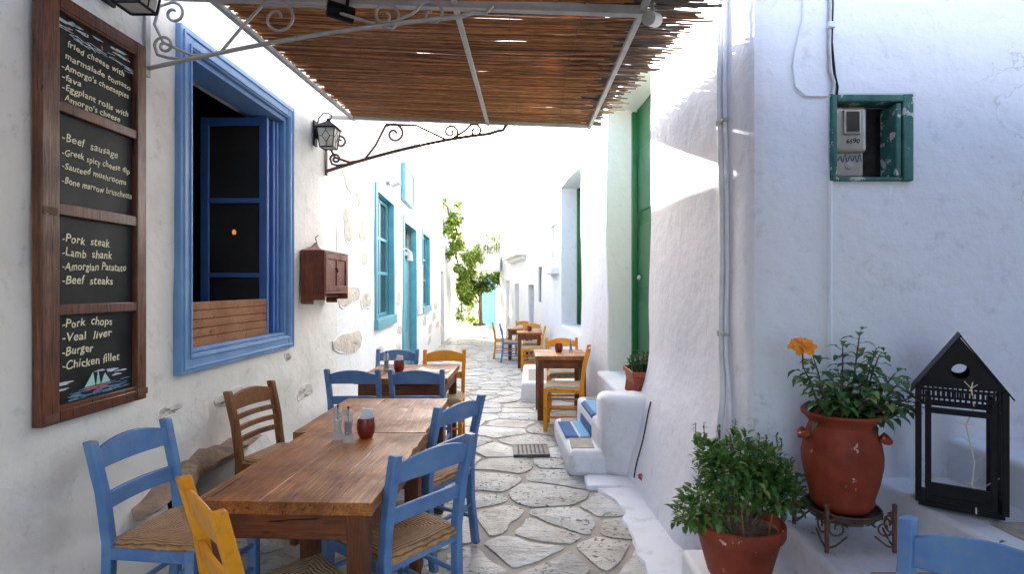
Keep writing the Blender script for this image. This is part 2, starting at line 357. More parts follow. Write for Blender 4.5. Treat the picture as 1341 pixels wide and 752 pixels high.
for i, (sx, sy) in enumerate(sites):
    near = sorted(sites, key=lambda q: (q[0]-sx)**2+(q[1]-sy)**2)[1:22]
    poly = [(sx-1, sy-1), (sx+1, sy-1), (sx+1, sy+1), (sx-1, sy+1)]
    for qx, qy in near:
        a, b = qx-sx, qy-sy; L = math.hypot(a, b); poly = clip(poly, a/L, b/L, (a*(sx+qx)/2+b*(sy+qy)/2)/L-rnd.uniform(.008, .03))
        if len(poly) < 3: break
    if len(poly) < 3: continue
    yy = max(sy, 2.75)
    lim = xl(sy)-.1, (xr(sy)-.0 if sy > 2.9 else .80)
    if sx < lim[0]-.3 or sx > lim[1]+.2: continue
    poly = clip(poly, -1, 0, -lim[0]); poly = clip(poly, 1, 0, lim[1]-.0)
    if len(poly) < 3: continue
    for _ in range(2):                            # rounded, chipped outline
        q = []
        for p, n_ in zip(poly, poly[1:]+poly[:1]):
            L = math.hypot(n_[0]-p[0], n_[1]-p[1])
            t = min(.25, .028/max(L, 1e-6)) if _ == 0 else .2
            q += [(p[0]+(n_[0]-p[0])*t, p[1]+(n_[1]-p[1])*t), (p[0]+(n_[0]-p[0])*(1-t), p[1]+(n_[1]-p[1])*(1-t))]
            if _ == 0 and L > .16: q.insert(-1, ((p[0]+n_[0])/2+rnd.uniform(-.026, .026), (p[1]+n_[1])/2+rnd.uniform(-.026, .026)))
        poly = q
    q = []
    for p, n_ in zip(poly, poly[1:]+poly[:1]):
        L = math.hypot(n_[0]-p[0], n_[1]-p[1]); kk = max(1, int(L/.04)); q += [(p[0]+(n_[0]-p[0])*t/kk, p[1]+(n_[1]-p[1])*t/kk) for t in range(kk)]
    poly = [(p[0]+.014*noise.noise((p[0]*7, p[1]*7, 1))+.010*noise.noise((p[0]*26, p[1]*26, 3)), p[1]+.014*noise.noise((p[0]*7, p[1]*7, 5))+.010*noise.noise((p[0]*26, p[1]*26, 8))) for p in q]
    cx = sum(p[0] for p in poly)/len(poly); cy = sum(p[1] for p in poly)/len(poly)
    k = rnd.uniform(.58, .92); tw = rnd.uniform(-.04, .04); fl.col = (k*(1+tw), k, k*(1-tw*1.3))
    h = rnd.uniform(.003, .007); tx, ty = rnd.uniform(-.010, .010), rnd.uniform(-.010, .010)
    def P3(p, s, hh):
        px, py = cx+(p[0]-cx)*s, cy+(p[1]-cy)*s
        return (px, py, zg(py)+hh+((px-cx)*tx+(py-cy)*ty if hh > 0 else 0))
    r0 = [fl.v(P3(p, 1, -.02)) for p in poly]; r1 = [fl.v(P3(p, .992, h*.7)) for p in poly]; r2 = [fl.v(P3(p, .965, h)) for p in poly]
    n = len(poly)
    for A, B in ((r0, r1), (r1, r2)):
        for j in range(n): fl._f([A[j], A[(j+1) % n], B[(j+1) % n], B[j]])
    cv = fl.v(P3((cx, cy), 1, h+.003))
    for j in range(n): fl._f([r2[j], r2[(j+1) % n], cv])
structure(fl.build('paving', M['flag'], smooth=50))

# whitewashed apron along the right-hand wall
ap = MB(); L_ = []; Rr = []
for k in range(40):
    yy = 1.95+k*.066
    L_.append((.62-.10*sstep(3.6, 4.4, yy)-.30*sstep(4.2, 4.8, yy)+.10*noise.noise((yy*2.6, 3, 0))+.04*noise.noise((yy*9, 7, 0)), yy)); Rr.append((1.2, yy))
for (a, b, c_, d) in zip(L_, L_[1:], Rr, Rr[1:]):
    n_ = 6
    for j in range(n_):
        def q(p0, p1, t): return (p0[0]+(p1[0]-p0[0])*t, p0[1], zg(p0[1])+.021+.05*t*t+.006*noise.noise((p0[0]*4+t*3, p0[1]*4, 2)))
        ap.face([q(a, c_, j/n_), q(a, c_, (j+1)/n_), q(b, d, (j+1)/n_), q(b, d, j/n_)])
    ap.face([(a[0]-.012, a[1], zg(a[1])), (a[0], a[1], zg(a[1])+.021), (b[0], b[1], zg(b[1])+.021), (b[0]-.012, b[1], zg(b[1]))])
bmesh.ops.remove_doubles(ap.bm, verts=ap.bm.verts, dist=.0008)
structure(ap.build('pavement', M['step'], smooth=60))

# ------------------------------------------------------------------ walls
class Path:
    def __init__(s, pts, r=.05, flip=False):
        s.p = [Vector((x, y, 0)) for x, y in pts]; s.flip = flip; s.cum = [0]
        for a, b in zip(s.p, s.p[1:]): s.cum.append(s.cum[-1]+(b-a).length)
        s.L = s.cum[-1]; s.r = r
    def seg(s, u):
        i = 0
        while i < len(s.p)-2 and u > s.cum[i+1]: i += 1
        return i
    def raw(s, u):
        i = s.seg(u); d = (s.p[i+1]-s.p[i]).normalized(); return s.p[i]+d*(u-s.cum[i]), d
    def at(s, u):
        a, d0 = s.raw(max(0, u-s.r)); b, d1 = s.raw(min(s.L, u+s.r)); c, d = s.raw(u)
        dd = (d0+d1); dd.normalize(); pos = c*.5+(a+b)*.25 if (d0-d1).length > 1e-3 else c
        nrm = Vector((dd.y, -dd.x, 0)); return pos, (-nrm if s.flip else nrm)
    def u_at_y(s, y):
        for i in range(len(s.p)-1):
            a, b = s.p[i], s.p[i+1]
            if abs(b.y-a.y) > 1e-6 and min(a.y, b.y)-1e-6 <= y <= max(a.y, b.y)+1e-6: return s.cum[i]+(y-a.y)/(b.y-a.y)*(s.cum[i+1]-s.cum[i])
def wall(mb, path, z0, z1, openings, extra=None, amp=.010, step=.22, ulim=None):
    def P(u, z, d=0):
        p, n = path.at(u); w_ = Vector((p.x, p.y, z))
        o = amp*(noise.noise(w_*1.1)+.5*noise.noise(w_*3.3+Vector((7, 1, 3))))
        if extra: o += extra(p, z, n)
        return w_+n*(o-d)
    us = {0, path.L}; zs = {z0, z1}
    for c in path.cum[1:-1]: us |= {c-path.r, c-path.r/2, c, c+path.r/2, c+path.r}
    for o in openings: us |= {o[0], o[1]}; zs |= {o[2], o[3]}
    def fill(s, st):
        a = sorted(s); out = [a[0]]
        for p, q in zip(a, a[1:]):
            if q-p < 1e-6: continue
            k = max(1, math.ceil((q-p)/st)); out += [p+(q-p)*j/k for j in range(1, k+1)]
        return out
    U = fill(us, step); Z = fill(zs, step); V = {}
    def vert(u, z, d=0):
        k = (round(u, 5), round(z, 5), round(d, 4))
        if k not in V: V[k] = mb.v(P(u, z, d))
        return V[k]
    def inside(u, z):
        for o in openings:
            if o[0] < u < o[1] and o[2] < z < o[3]: return True
        return False
    for a, b in zip(U, U[1:]):
        for c, d in zip(Z, Z[1:]):
            if not inside((a+b)/2, (c+d)/2): mb._f([vert(a, c), vert(b, c), vert(b, d), vert(a, d)])
    for o in openings:
        uu = [u for u in U if o[0]-1e-6 <= u <= o[1]+1e-6]; zz = [z for z in Z if o[2]-1e-6 <= z <= o[3]+1e-6]; D = o[4]
        old = mb.mi; mb.mi = o[5] if len(o) > 5 else mb.mi
        for a, b in zip(uu, uu[1:]):
            for z in (o[2], o[3]): mb._f([vert(a, z), vert(b, z), vert(b, z, D), vert(a, z, D)])
        for a, b in zip(zz, zz[1:]):
            for u in (o[0], o[1]): mb._f([vert(u, a), vert(u, b), vert(u, b, D), vert(u, a, D)])
        mb.mi = old
    return P
def shell(mb, path, back, z0, z1, H=None):        # roof, ends and rear of a house behind its front wall
    top = [Vector((p.x, p.y, z1)) for p in path.p]+[Vector((x, y, z1)) for x, y in back]
    mb.face(top)
    ring = [path.p[-1]]+[Vector((x, y, 0)) for x, y in back]+[path.p[0]]
    for a, b in zip(ring, ring[1:]): mb.face([(a.x, a.y, z0), (b.x, b.y, z0), (b.x, b.y, z1), (a.x, a.y, z1)])
def patch(mb, P, u, z, ru, rz, seed, lip=.010, mi=1):  # a stone left bare in the plaster, with the plaster lip round it
    rr = random.Random(seed); pts = []
    n = 18
    for k in range(n):
        a = 2*PI*k/n; s_ = 1+.16*math.sin(2*a+seed)+.10*math.sin(3*a+seed*2)+rr.uniform(-.05, .05)
        e = .72
        pts.append((u+ru*s_*math.copysign(abs(math.cos(a))**e, math.cos(a)), z+rz*s_*math.copysign(abs(math.sin(a))**e, math.sin(a))))
    mb.mi = mi; c = mb.v(P(u, z, -.012)); ring = [mb.v(P(a, b, -.004)) for a, b in pts]; mid = [mb.v(P(u+(a-u)*.6, z+(b-z)*.6, -.002-rr.uniform(0, .026))) for a, b in pts]
    for k in range(n):
        j = (k+1) % n; mb._f([ring[k], ring[j], mid[j], mid[k]]); mb._f([mid[k], mid[j], c])
    mb.mi = 0; lp = [P(a, b, 0) for a, b in pts]; q_ = [lip*rr.uniform(.5, 1.7) for _ in lp]; mb.tube(lp+[lp[0]], q_+[q_[0]], 6, False)

# ---- left, near: house with the blue window
ha = empty('whitewashed_house', (0, 0, 0), 'whitewashed house wall on the left with the big open blue window', 'house')
pa = Path([(-1.9, -6), (-1.9, 5.5)]); wa = MB()
UA = lambda y: y+6
Wy0, Wy1, Wz0, Wz1 = 3.07, 4.31, 1.13, 2.82
def extra_a(p, z, n):
    e = .07*math.exp(-(max(z-.1, 0)/.28)**2)
    for (yy, zz, ry, rz, am) in ((3.05, .85, .16, .06, -.03), (3.5, .86, .22, .05, -.02), (2.6, .62, .3, .08, -.03), (4.75, .62, .2, .10, -.03), (5.1, .95, .12, .06, -.02), (4.9, .35, .35, .12, .03), (4.2, .75, .25, .07, .02), (2.02, 1.62, .12, .2, -.012)):
        e += am*math.exp(-((p.y-yy)/ry)**2-((z-zz)/rz)**2)
    return e
PA = wall(wa, pa, -.05, 4.75, [(UA(Wy0), UA(Wy1), Wz0, Wz1, .28), (UA(2.86), UA(3.55), .12, .43, .3)], extra_a, .012, .11)
shell(wa, pa, [(-6.5, 5.5), (-6.5, -6)], -.05, 4.75)
for i, (yy, z, a, b) in enumerate([(3.52, .80, .16, .035), (2.95, .84, .11, .03), (4.72, .60, .15, .06), (4.0, .72, .12, .04), (4.35, .95, .05, .03)]): patch(wa, PA, UA(yy), z, a, b, i+31, .006)
wa.build('wall', [M['wall'], M['bare']], ha, bevel=.012, ang=55)
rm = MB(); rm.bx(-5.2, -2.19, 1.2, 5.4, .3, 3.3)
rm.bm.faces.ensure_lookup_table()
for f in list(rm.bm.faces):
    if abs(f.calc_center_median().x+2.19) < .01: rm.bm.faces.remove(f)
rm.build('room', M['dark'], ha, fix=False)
TA = Matrix.Translation((-1.9, 0, 0)) @ Matrix(((0, 0, 1, 0), (1, 0, 0, 0), (0, 1, 0, 0), (0, 0, 0, 1)))   # (x along, y up, z out) -> world
f = MB(); y0, y1, z0, z1, t = 2.965, 4.415, 1.02, 2.93, .105
for (a, b, c, d) in ((y0, y0+t, z0, z1), (y1-t, y1, z0, z1)): f.bx(a, b, c, d, -.01, .035)
for (c, d) in ((z0, z0+t), (z1-t, z1)): f.bx(y0+t, y1-t, c, d, -.01, .033)
for o_ in (.022, .078):
    f.bx(y0+o_, y0+o_+.016, z0+o_, z1-o_, .03, .043); f.bx(y1-o_-.016, y1-o_, z0+o_, z1-o_, .03, .043)
    f.bx(y0+o_+.016, y1-o_-.016, z0+o_, z0+o_+.016, .03, .042); f.bx(y0+o_+.016, y1-o_-.016, z1-o_-.016, z1-o_, .03, .042)
f.bx(Wy0-.002, Wy0+.03, Wz0, Wz1, -.2, .012); f.bx(Wy1-.03, Wy1+.002, Wz0, Wz1, -.2, .012); f.bx(Wy0+.03, Wy1-.03, Wz1-.03, Wz1+.002, -.2, .012); f.bx(Wy0+.03, Wy1-.03, Wz0-.002, Wz0+.02, -.2, .012)
win = f.build('window', M['bluew'], ha, TA, .004)
def leaf_frame(w_, h_, bars, st=.06, th=.035):
    m = MB(); m.bx(0, st, 0, h_, 0, th); m.bx(w_-st, w_, 0, h_, 0, th)
    zs = [0]+bars+[h_-st]
    for z in zs: m.bx(st, w_-st, z, z+(st if z in (0, h_-st) else .035), .002, th-.002)
    return m
lf = leaf_frame(.50, 1.62, [.42, .80, 1.0][0:1]+[.98])
TL = Matrix.Translation((-2.44, 4.14, 1.15)) @ Matrix(((1, 0, 0, 0), (0, 0, -1, 0), (0, 1, 0, 0), (0, 0, 0, 1)))
lf.build('shutter', M['blued'], win, TL, .004)
gl = MB(); gl.bx(.05, .45, .05, 1.57, .012, .018); gl.build('pane', M['glassd'], win, TL)
l2 = MB(); l2.bx(4.185, 4.22, 1.15, 2.77, -.3, -.03); l2.bx(4.225, 4.262, 1.15, 2.77, -.28, -.02); l2.build('shutter', M['blued'], win, TA, .004)
pl = MB()
for k in range(5):
    z = Wz0+.02+k*.053; pl.bx(Wy0+.035, 4.10+random.uniform(-.01, .01), z, z+.050, -.075+random.uniform(-.006, .006), -.035+random.uniform(-.005, .005))
pl.build('plank_panel', M['plank'], win, TA, .004)
bu = empty('pendant_bulb', (-2.46, 4.62, 1.97), 'small glowing bulb hanging in the dark room behind the blue window', 'lamp')
b_ = MB(); b_.lathe([(.001, -.03), (.012, -.026), (.016, -.012), (.012, .004), (.008, .012)], 14); b_.build('bulb', emit_mat('warm bulb', (1, .42, .10), 2.5), bu)
b_ = MB(); b_.tube([(0, 0, .02), (0, 0, 1.3)], .004, 6); b_.build('cord', M['black'], bu)
# exposed bedrock slab and the hollow below it
rk = MB(); n = 22
prof = [(-.10, .11), (.05, .10), (.10, .085), (.115, .04), (.10, -.02), (.05, -.05), (-.10, -.06)]
rings = []
for k in range(n+1):
    t = k/n; yy = 2.62+1.12*t; zc = .40+.10*t+.02*math.sin(t*5); sc = (.25+.55*math.sin(PI*min(1, max(.04, t*.93+.05))))
    rings.append([rk.v((-1.9+px*(.6+.5*sc)+.05*noise.noise((yy*7, pz*14, 1)), yy, zc+pz*sc+.035*noise.noise((yy*9, pz*9, 4)))) for px, pz in prof])
for a, b in zip(rings, rings[1:]):
    for i in range(len(prof)-1): rk._f([a[i], a[i+1], b[i+1], b[i]])
rk._f(rings[0]); rk._f(rings[-1][::-1])
rk.build('rock_ledge', M['rock'], ha, smooth=45)

# ---- left, far: house with the teal windows and door
hb = empty('whitewashed_house', (0, 0, 0), 'whitewashed house with teal windows, teal door and bare stones in its wall', 'house')
pb = Path([(-1.9, 5.5), (-3.118, 22.9)]); wb = MB(); dB = math.hypot(1, .07)
UB = lambda y: (y-5.5)*dB
PB = wall(wb, pb, -.6, 4.68, [(UB(7.36), UB(8.70), 1.03, 2.84, .16), (UB(9.75), UB(11.45), -.2, 2.72, .35), (UB(12.5), UB(14.0), 1.0, 2.78, .16), (UB(17.5), UB(18.8), -.42, 2.0, .4)], None, .012, .25)
shell(wb, pb, [(-8.5, 22.9), (-8, 5.5)], -.6, 4.68)
for i, (px, py, rw, rh) in enumerate([(456, 222, 9, 24), (455, 296, 6, 20), (475, 300, 6, 15), (478, 334, 5, 12), (457, 388, 13, 14), (479, 394, 6, 12), (458, 449, 17, 15), (497, 462, 5, 8), (478, 222, 5, 10), (519, 292, 3, 12), (519, 360, 3, 9), (522, 392, 3, 11), (523, 432, 3, 7), (522, 455, 3, 6), (467, 260, 4, 9), (556, 420, 2, 6), (563, 430, 2, 7), (568, 415, 2, 6), (573, 425, 2, 5), (570, 400, 2, 5), (578, 432, 2, 6), (562, 446, 2, 5), (500, 230, 4, 8)]):
    k = (690-px)/720; Y = 1.515/(k-.07); z = 1.5+(376-py)*Y/720
    k2 = (690-px-rw)/720; Y2 = 1.515/(k2-.07); patch(wb, PB, UB(Y), z, abs(Y-Y2)*.9, rh*Y/720, i+3)
wb.build('wall', [M['wall2'], M['stone']], hb, bevel=.015, ang=55)
aB = math.atan2(.07, 1)
TB = Matrix.Translation((-1.9, 5.5, 0)) @ Matrix.Rotation(aB, 4, 'Z') @ Matrix(((0, 0, 1, 0), (1, 0, 0, 0), (0, 1, 0, 0), (0, 0, 0, 1)))
def teal_window(ya, yb, z0, z1):
    a, b = UB(ya), UB(yb); m = MB(); t = .09
    m.bx(a-.06, a+.05, z0-.06, z1+.06, -.06, .03); m.bx(b-.05, b+.06, z0-.06, z1+.06, -.06, .03)
    m.bx(a+.05, b-.05, z1-.05, z1+.06, -.06, .028); m.bx(a-.08, b+.08, z0-.10, z0+.04, -.06, .06)
    o = m.build('window', M['teal'], hb, TB, .005)
    s = MB(); mid = (a+b)/2; zt = z0+(z1-z0)*.64
    for (c, d) in ((a+.05, mid), (mid, b-.05)):
        s.bx(c, c+.05, z0+.04, z1-.05, -.12, -.07); s.bx(d-.05, d, z0+.04, z1-.05, -.12, -.07)
        for z in (z0+.04, z0+(z1-z0)*.36, zt, z1-.10): s.bx(c+.05, d-.05, z, z+.045, -.119, -.072)
    s.build('sash', M['teal'], o, TB, .003)
    p = MB(); p.bx(a+.02, b-.02, z0, z1, -.10, -.094); p.build('pane', M['glassd'], o, TB)
teal_window(7.36, 8.70, 1.03, 2.84); teal_window(12.5, 14.0, 1.0, 2.78)
a, b = UB(9.75), UB(11.45); m = MB()
m.bx(a-.06, a+.06, -.25, 2.78, -.1, .025); m.bx(b-.06, b+.06, -.25, 2.78, -.1, .025); m.bx(a+.06, b-.06, 2.66, 2.78, -.1, .023); m.bx(a+.06, b-.06, 2.1, 2.17, -.2, -.05)
dr = m.build('door', M['teal'], hb, TB, .005)
m = MB(); mid = (a+b)/2
for (c, d) in ((a+.06, mid-.005), (mid+.005, b-.06)):
    m.bx(c, d, -.2, 2.09, -.20, -.15)
    for z in (.0, .75, 1.45): m.bx(c+.12, d-.12, z, z+.55, -.155, -.138)
m.build('door_leaf', M['teal'], dr, TB, .006)
m = MB(); m.bx(a+.05, b-.05, 2.17, 2.66, -.18, -.17); m.build('pane', M['glassd'], dr, TB)
for q in (.33, .66): m = MB(); x_ = a+(b-a)*q; m.bx(x_-.02, x_+.02, 2.17, 2.66, -.17, -.13); m.build('muntin', M['teal'], dr, TB)

# sign, framed menu and small lamps on that wall
def onB(name, y, z, label, cat):
    p = PB(UB(y), z); return empty(name, (p.x+.01, p.y, z), label, cat, (PI/2, 0, PI/2+aB))
s = onB('wall_sign', 10.1, 3.06, 'white signboard in a teal frame above the teal door', 'sign')
m = MB(); m.bx(-.55, .55, 0, .55, .02, .045); m.build('board', M['white'], s)
m = MB()
for x_ in (-.6, .55): m.bx(x_, x_+.05, -.05, .6, .0, .07)
for y_ in (-.05, .55): m.bx(-.55, .55, y_, y_+.05, .0, .068)
m.build('frame', M['teal'], s, bevel=.004)
s = onB('framed_menu', 12.05, .95, 'tall narrow white framed menu beside the teal door', 'menu')
m = MB(); m.bx(-.2, .2, 0, 1.0, 0, .03); m.build('sheet', M['paper'], s)
m = MB()
for x_ in (-.24, .2): m.bx(x_, x_+.04, -.04, 1.04, 0, .05)
for y_ in (-.04, 1.0): m.bx(-.2, .2, y_, y_+.04, 0, .048)
m.build('frame', M['white'], s, bevel=.004)
s = onB('floodlight', 8.1, 3.0, 'small white floodlight box over the near teal window', 'lamp')
m = MB(); m.box((0, .05, .12), (.22, .10, .14), Matrix.Rotation(-.4, 3, 'X')); m.build('housing', M['white'], s, bevel=.01)
m = MB(); m.bx(-.02, .02, 0, .06, 0, .1); m.build('arm', M['galv'], s)
s = onB('wall_lamp', 9.3, 2.1, 'small pale bracket lamp between the near teal window and the door', 'lamp')
m = MB(); m.tube([(0, 0, 0), (0, .06, .1), (0, .0, .18)], .012, 6); m.build('arm', M['white'], s)
m = MB(); m.tube([(0, -.16, .18), (0, .0, .18)], [.05, .03], 10); m.build('lamp_shade', M['glassm'], s)

# ---- right: corner house with green door, deep window, meter niche
hr = empty('corner_house', (0, 0, 0), 'whitewashed corner house on the right with green door and meter niche', 'house')
pr = Path([(9, 2.75), (1.13, 2.75), (.37, 12.2)], .06, True); wr = MB()
UR = lambda y: 7.87+(y-2.75)*math.hypot(1, (1.13-.37)/9.45)
UF = lambda x: 9-x
def extra_r(p, z, n):
    if p.y > 2.80:
        k = sstep(2.72, 3.15, p.y)*(1-sstep(4.3, 5.2, p.y))
        e = k*(.245*math.exp(-(max(z, 0)/.48)**2)+.05*math.exp(-((z-.6)/.25)**2))
        e += .10*sstep(5.2, 6, p.y)*math.exp(-(max(z+.2, 0)/.4)**2)
        e += .025*noise.noise((p.y*1.1, z*.9, 3))*sstep(2.8, 3.1, p.y)
        return e
    return .012*noise.noise((p.x*1.2, z*1.1, 9))
PR = wall(wr, pr, -.45, 6.2, [(UR(4.45), UR(5.98), .58, 3.43, .32, 1), (UR(7.6), UR(9.47), .85, 3.2, .32), (UR(9.85), UR(10.9), 1.85, 2.7, .06), (UF(1.91), UF(1.53), 2.04, 2.45, .22)], extra_r, .012, .13)
shell(wr, pr, [(9, 12.2)], -.45, 6.2)
wr.build('wall', [M['wall3'], M['jamb']], hr, bevel=.022, seg=3, ang=55)
aR = math.atan2(.76, 9.45)
TR = Matrix.Translation((1.13, 2.75, 0)) @ Matrix.Rotation(aR, 4, 'Z') @ Matrix(((0, 0, -1, 0), (1, 0, 0, 0), (0, 1, 0, 0), (0, 0, 0, 1)))   # x along alley, y up, z out
LR = lambda y: UR(y)-7.87
a, b = LR(4.45), LR(5.98); m = MB(); m.bx(a-.05, b+.05, .55, 3.5, -.38, -.33)
for z in (.7, 1.5, 2.3):
    for (c, d) in ((a+.1, (a+b)/2-.08), ((a+b)/2+.08, b-.12)): m.bx(c, d, z, z+.65, -.34, -.315)
m.bx(b-.05, b-.002, .59, 3.4, -.34, -.27); m.bx((a+b)/2-.03, (a+b)/2+.03, .59, 3.4, -.335, -.305)
gd = m.build('door', M['green'], hr, TR, .006)
m = MB(); m.lathe([(.001, .05), (.025, .04), (.03, .02), (.012, 0)], 12); m.build('handle', M['iron'], gd, TR @ Matrix.Translation((b-.22, 1.6, -.32)))
a, b = LR(7.6), LR(9.47); m = MB(); m.bx(a-.05, b+.05, .8, 3.25, -.38, -.33); m.bx(b-.06, b-.002, .86, 3.19, -.34, -.27); m.bx(a+.002, a+.06, .86, 3.19, -.34, -.27)
m.build('window', M['green'], hr, TR, .006)
a, b = LR(9.85), LR(10.9); m = MB(); m.bx(a-.08, b+.08, 1.74, 1.86, -.05, .13); m.build('sill', M['wall2'], hr, TR, .015, 3)
m = MB(); m.bx(a-.02, b+.02, 1.8, 2.75, -.10, -.055); m.build('blind_window', M['wall2'], hr, TR)
# meter niche: lining, frame
m = MB(); x0, x1, z0, z1 = 1.53, 1.91, 2.04, 2.45
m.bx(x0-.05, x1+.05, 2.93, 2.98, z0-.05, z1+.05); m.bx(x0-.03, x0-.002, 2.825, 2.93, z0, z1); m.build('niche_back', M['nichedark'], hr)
m = MB()
m.bx(x0-.012, x0+.012, 2.728, 2.83, z0-.008, z1+.008); m.bx(x1-.040, x1+.010, 2.726, 2.83, z0-.012, z1+.010); m.bx(x0+.012, x1-.040, 2.727, 2.83, z1-.028, z1+.008); m.bx(x0+.012, x1-.040, 2.732, 2.80, z0-.010, z0+.008)
m.bx(x1-.075, x1-.05, 2.73, 2.86, z0+.012, z1-.035)
m.build('niche_frame', M['greenold'], hr, bevel=.006)
# ---- right, far: stepped-back house with balcony
hc = empty('whitewashed_house', (0, 0, 0), 'pale whitewashed house further down on the right with small dark window and balcony', 'house')
pc = Path([(.37, 12.2), (-1.02, 21.0)], .05, True); wc = MB(); dC = math.hypot(1.39, 8.8)/8.8; UC = lambda y: (y-12.2)*dC
wall(wc, pc, -.7, 6.6, [(UC(12.45), UC(12.85), 1.15, 1.96, .12), (UC(13.5), UC(14.25), -.4, 1.55, .15), (UC(16), UC(16.9), -.4, 1.6, .15), (UC(18.2), UC(19.2), -.5, 1.7, .15)], lambda p, z, n: .02*noise.noise((p.y, z, 5)), .015, .3)
shell(wc, pc, [(6, 21.0), (6, 12.2)], -.7, 6.6)
wc.build('wall', [M['wall2']], hc, bevel=.015, ang=55)
aC = math.atan2(1.39, 8.8)
TC = Matrix.Translation((.37, 12.2, 0)) @ Matrix.Rotation(aC, 4, 'Z') @ Matrix(((0, 0, -1, 0), (1, 0, 0, 0), (0, 1, 0, 0), (0, 0, 0, 1)))
m = MB(); m.bx(UC(12.45)-.02, UC(12.85)+.02, 1.1, 2.0, -.14, -.115); wd = m.build('window', M['chalk'], hc, TC)
m = MB(); m.bx(UC(12.85)-.1, UC(12.85)-.06, 1.15, 1.96, -.112, -.02); m.build('shutter', M['iron'], wd, TC)
for ya, yb, zt in ((13.5, 14.25, 1.55), (16, 16.9, 1.6), (18.2, 19.2, 1.7)):
    m = MB(); m.bx(UC(ya)-.02, UC(yb)+.02, -.6, zt+.02, -.19, -.148); m.build('door', M['galv'], hc, TC)
m = MB(); m.bx(UC(14.6), UC(18), 2.35, 2.47, -.02, .28); m.bx(UC(14.7), UC(17.9), 2.25, 2.35, -.02, .14); m.build('cornice', M['wall'], hc, TC, .02)
m = MB(); m.bx(-1.75, -.98, 20.2, 21.6, 2.1, 2.72); m.build('balcony', M['wall2'], hc, bevel=.03)
m = MB(); m.tube([(-1.72, 20.23, 3.35), (-.95, 20.23, 3.35)], .025, 6); m.tube([(-1.72, 20.23, 2.82), (-.95, 20.23, 2.82)], .018, 6); m.tube([(-1.72, 20.23, 3.35), (-1.72, 21.55, 3.35)], .025, 6)
m.tube([(-1.72, 20.23, 4.9), (-1.72, 20.23, 2.7)], .025, 6); m.tube([(-1.72, 20.23, 4.1), (-.95, 20.23, 4.1)], .012, 6); m.tube([(-1.72, 20.23, 4.6), (-.95, 20.23, 4.6)], .012, 6)
for k in range(9): x_ = -1.66+k*.085; m.tube([(x_, 20.23, 2.7), (x_, 20.23, 3.35)], .010, 6)
for k in range(8): y_ = 20.4+k*.16; m.tube([(-1.72, y_, 2.7), (-1.72, y_, 3.35)], .010, 6)
m.build('railing', M['galv'], hc)
# ---- far house at the end
hd = empty('whitewashed_house', (0, 27, -.56), 'small white house closing the alley with a blue door and narrow window', 'house')
pd = Path([(-3.5, 27), (-.7, 27)]); wd_ = MB()
wall(wd_, pd, -.7, 3.6, [(1.28, 1.98, -.56, 2.1, .1), (2.32, 2.72, -.2, 1.35, .1), (.5, .85, .0, 1.5, .1)], None, .012, .3)
shell(wd_, pd, [(-.7, 30), (-3.5, 30)], -.7, 3.6); wd_.build('wall', [M['wall2']], hd, Matrix.Translation((0, -27, .56)), bevel=.02, ang=55)
TD = Matrix.Translation((-3.5, 0, .56)) @ Matrix(((1, 0, 0, 0), (0, 0, -1, 0), (0, 1, 0, 0), (0, 0, 0, 1)))
m = MB(); m.bx(1.26, 2.0, -.6, 2.15, -.14, -.05); m.build('door', M['sea'], hd, TD, .01)
for (a, b, c, d) in ((2.32, 2.72, -.2, 1.35), (.5, .85, 0, 1.5)):
    m = MB()
    for x_ in (a, b-.05): m.bx(x_, x_+.05, c, d, -.08, .02)
    for z in (c, (c+d)/2, d-.05): m.bx(a+.05, b-.05, z, z+.05, -.08, .018)
    wq = m.build('window', M['white'], hd, TD); m = MB(); m.bx(a, b, c, d, -.07, -.05); m.build('pane', M['glassd'], wq, TD)

# ---- unseen house added behind the viewer to block low sky light
he = empty('added_house', (0, 0, 0), 'unseen grey house added behind the viewpoint to block low sky light', 'house')
pe = Path([(1.6, -9), (1.6, -2.0), (10, -2.0)], .05); we = MB()
wall(we, pe, -.1, 5.6, [], None, .012, .6); shell(we, pe, [(10, -9)], -.1, 5.6); we.build('wall', [M['addedhouse']], he, bevel=.02, ang=55)

# ------------------------------------------------------------------ steps
st = empty('door_steps', (0, 0, 0), 'whitewashed masonry steps with a rounded cheek wall leading to the green door', 'steps')
def rounded(pts_fn, name, parent, bevel=.04, matl=None):
    m = MB(); pts_fn(m); o = m.build(name, matl or M['step'], parent, bevel=bevel, seg=4, smooth=60); return o
def skew_box(m, poly, z0, z1): m.prism(poly, z0, z1)
rounded(lambda m: skew_box(m, [(.27, 5.50), (.33, 4.33), (1.0, 4.33), (.95, 5.50)], -.02, .20), 'lower_step', st, .06)
rounded(lambda m: skew_box(m, [(.50, 5.54), (.575, 4.40), (1.0, 4.40), (.95, 5.54)], .1, .40), 'middle_step', st, .05)
rounded(lambda m: skew_box(m, [(.76, 6.0), (.82, 4.42), (1.25, 4.42), (1.15, 6.0)], .1, .585), 'upper_step', st, .03)
rounded(lambda m: skew_box(m, [(.57, 4.50), (.60, 4.33), (.74, 4.24), (1.12, 4.22), (1.12, 4.56), (.60, 4.56)], 0, .65), 'cheek_wall', st, .10)
for (a, b, c, d, z) in ((.36, .55, 4.42, 4.72, .202), (.33, .50, 5.22, 5.42, .202), (.58, .76, 5.32, 5.5, .402)):
    m = MB(); m.bx(a, b, c, d, z-.02, z+.003); m.build('tread_stone', M['treadstone'], st, bevel=.01)
def slab(): 
    m = MB(); m.bx(.44, .82, 4.04, 4.28, -.01, .038); return m.build('foot_slab', M['step'], st, bevel=.02, seg=3)
slab()
s2 = empty('door_steps', (.3, 8.4, zg(8)), 'low white masonry block step beside the ochre chairs on the right', 'steps')
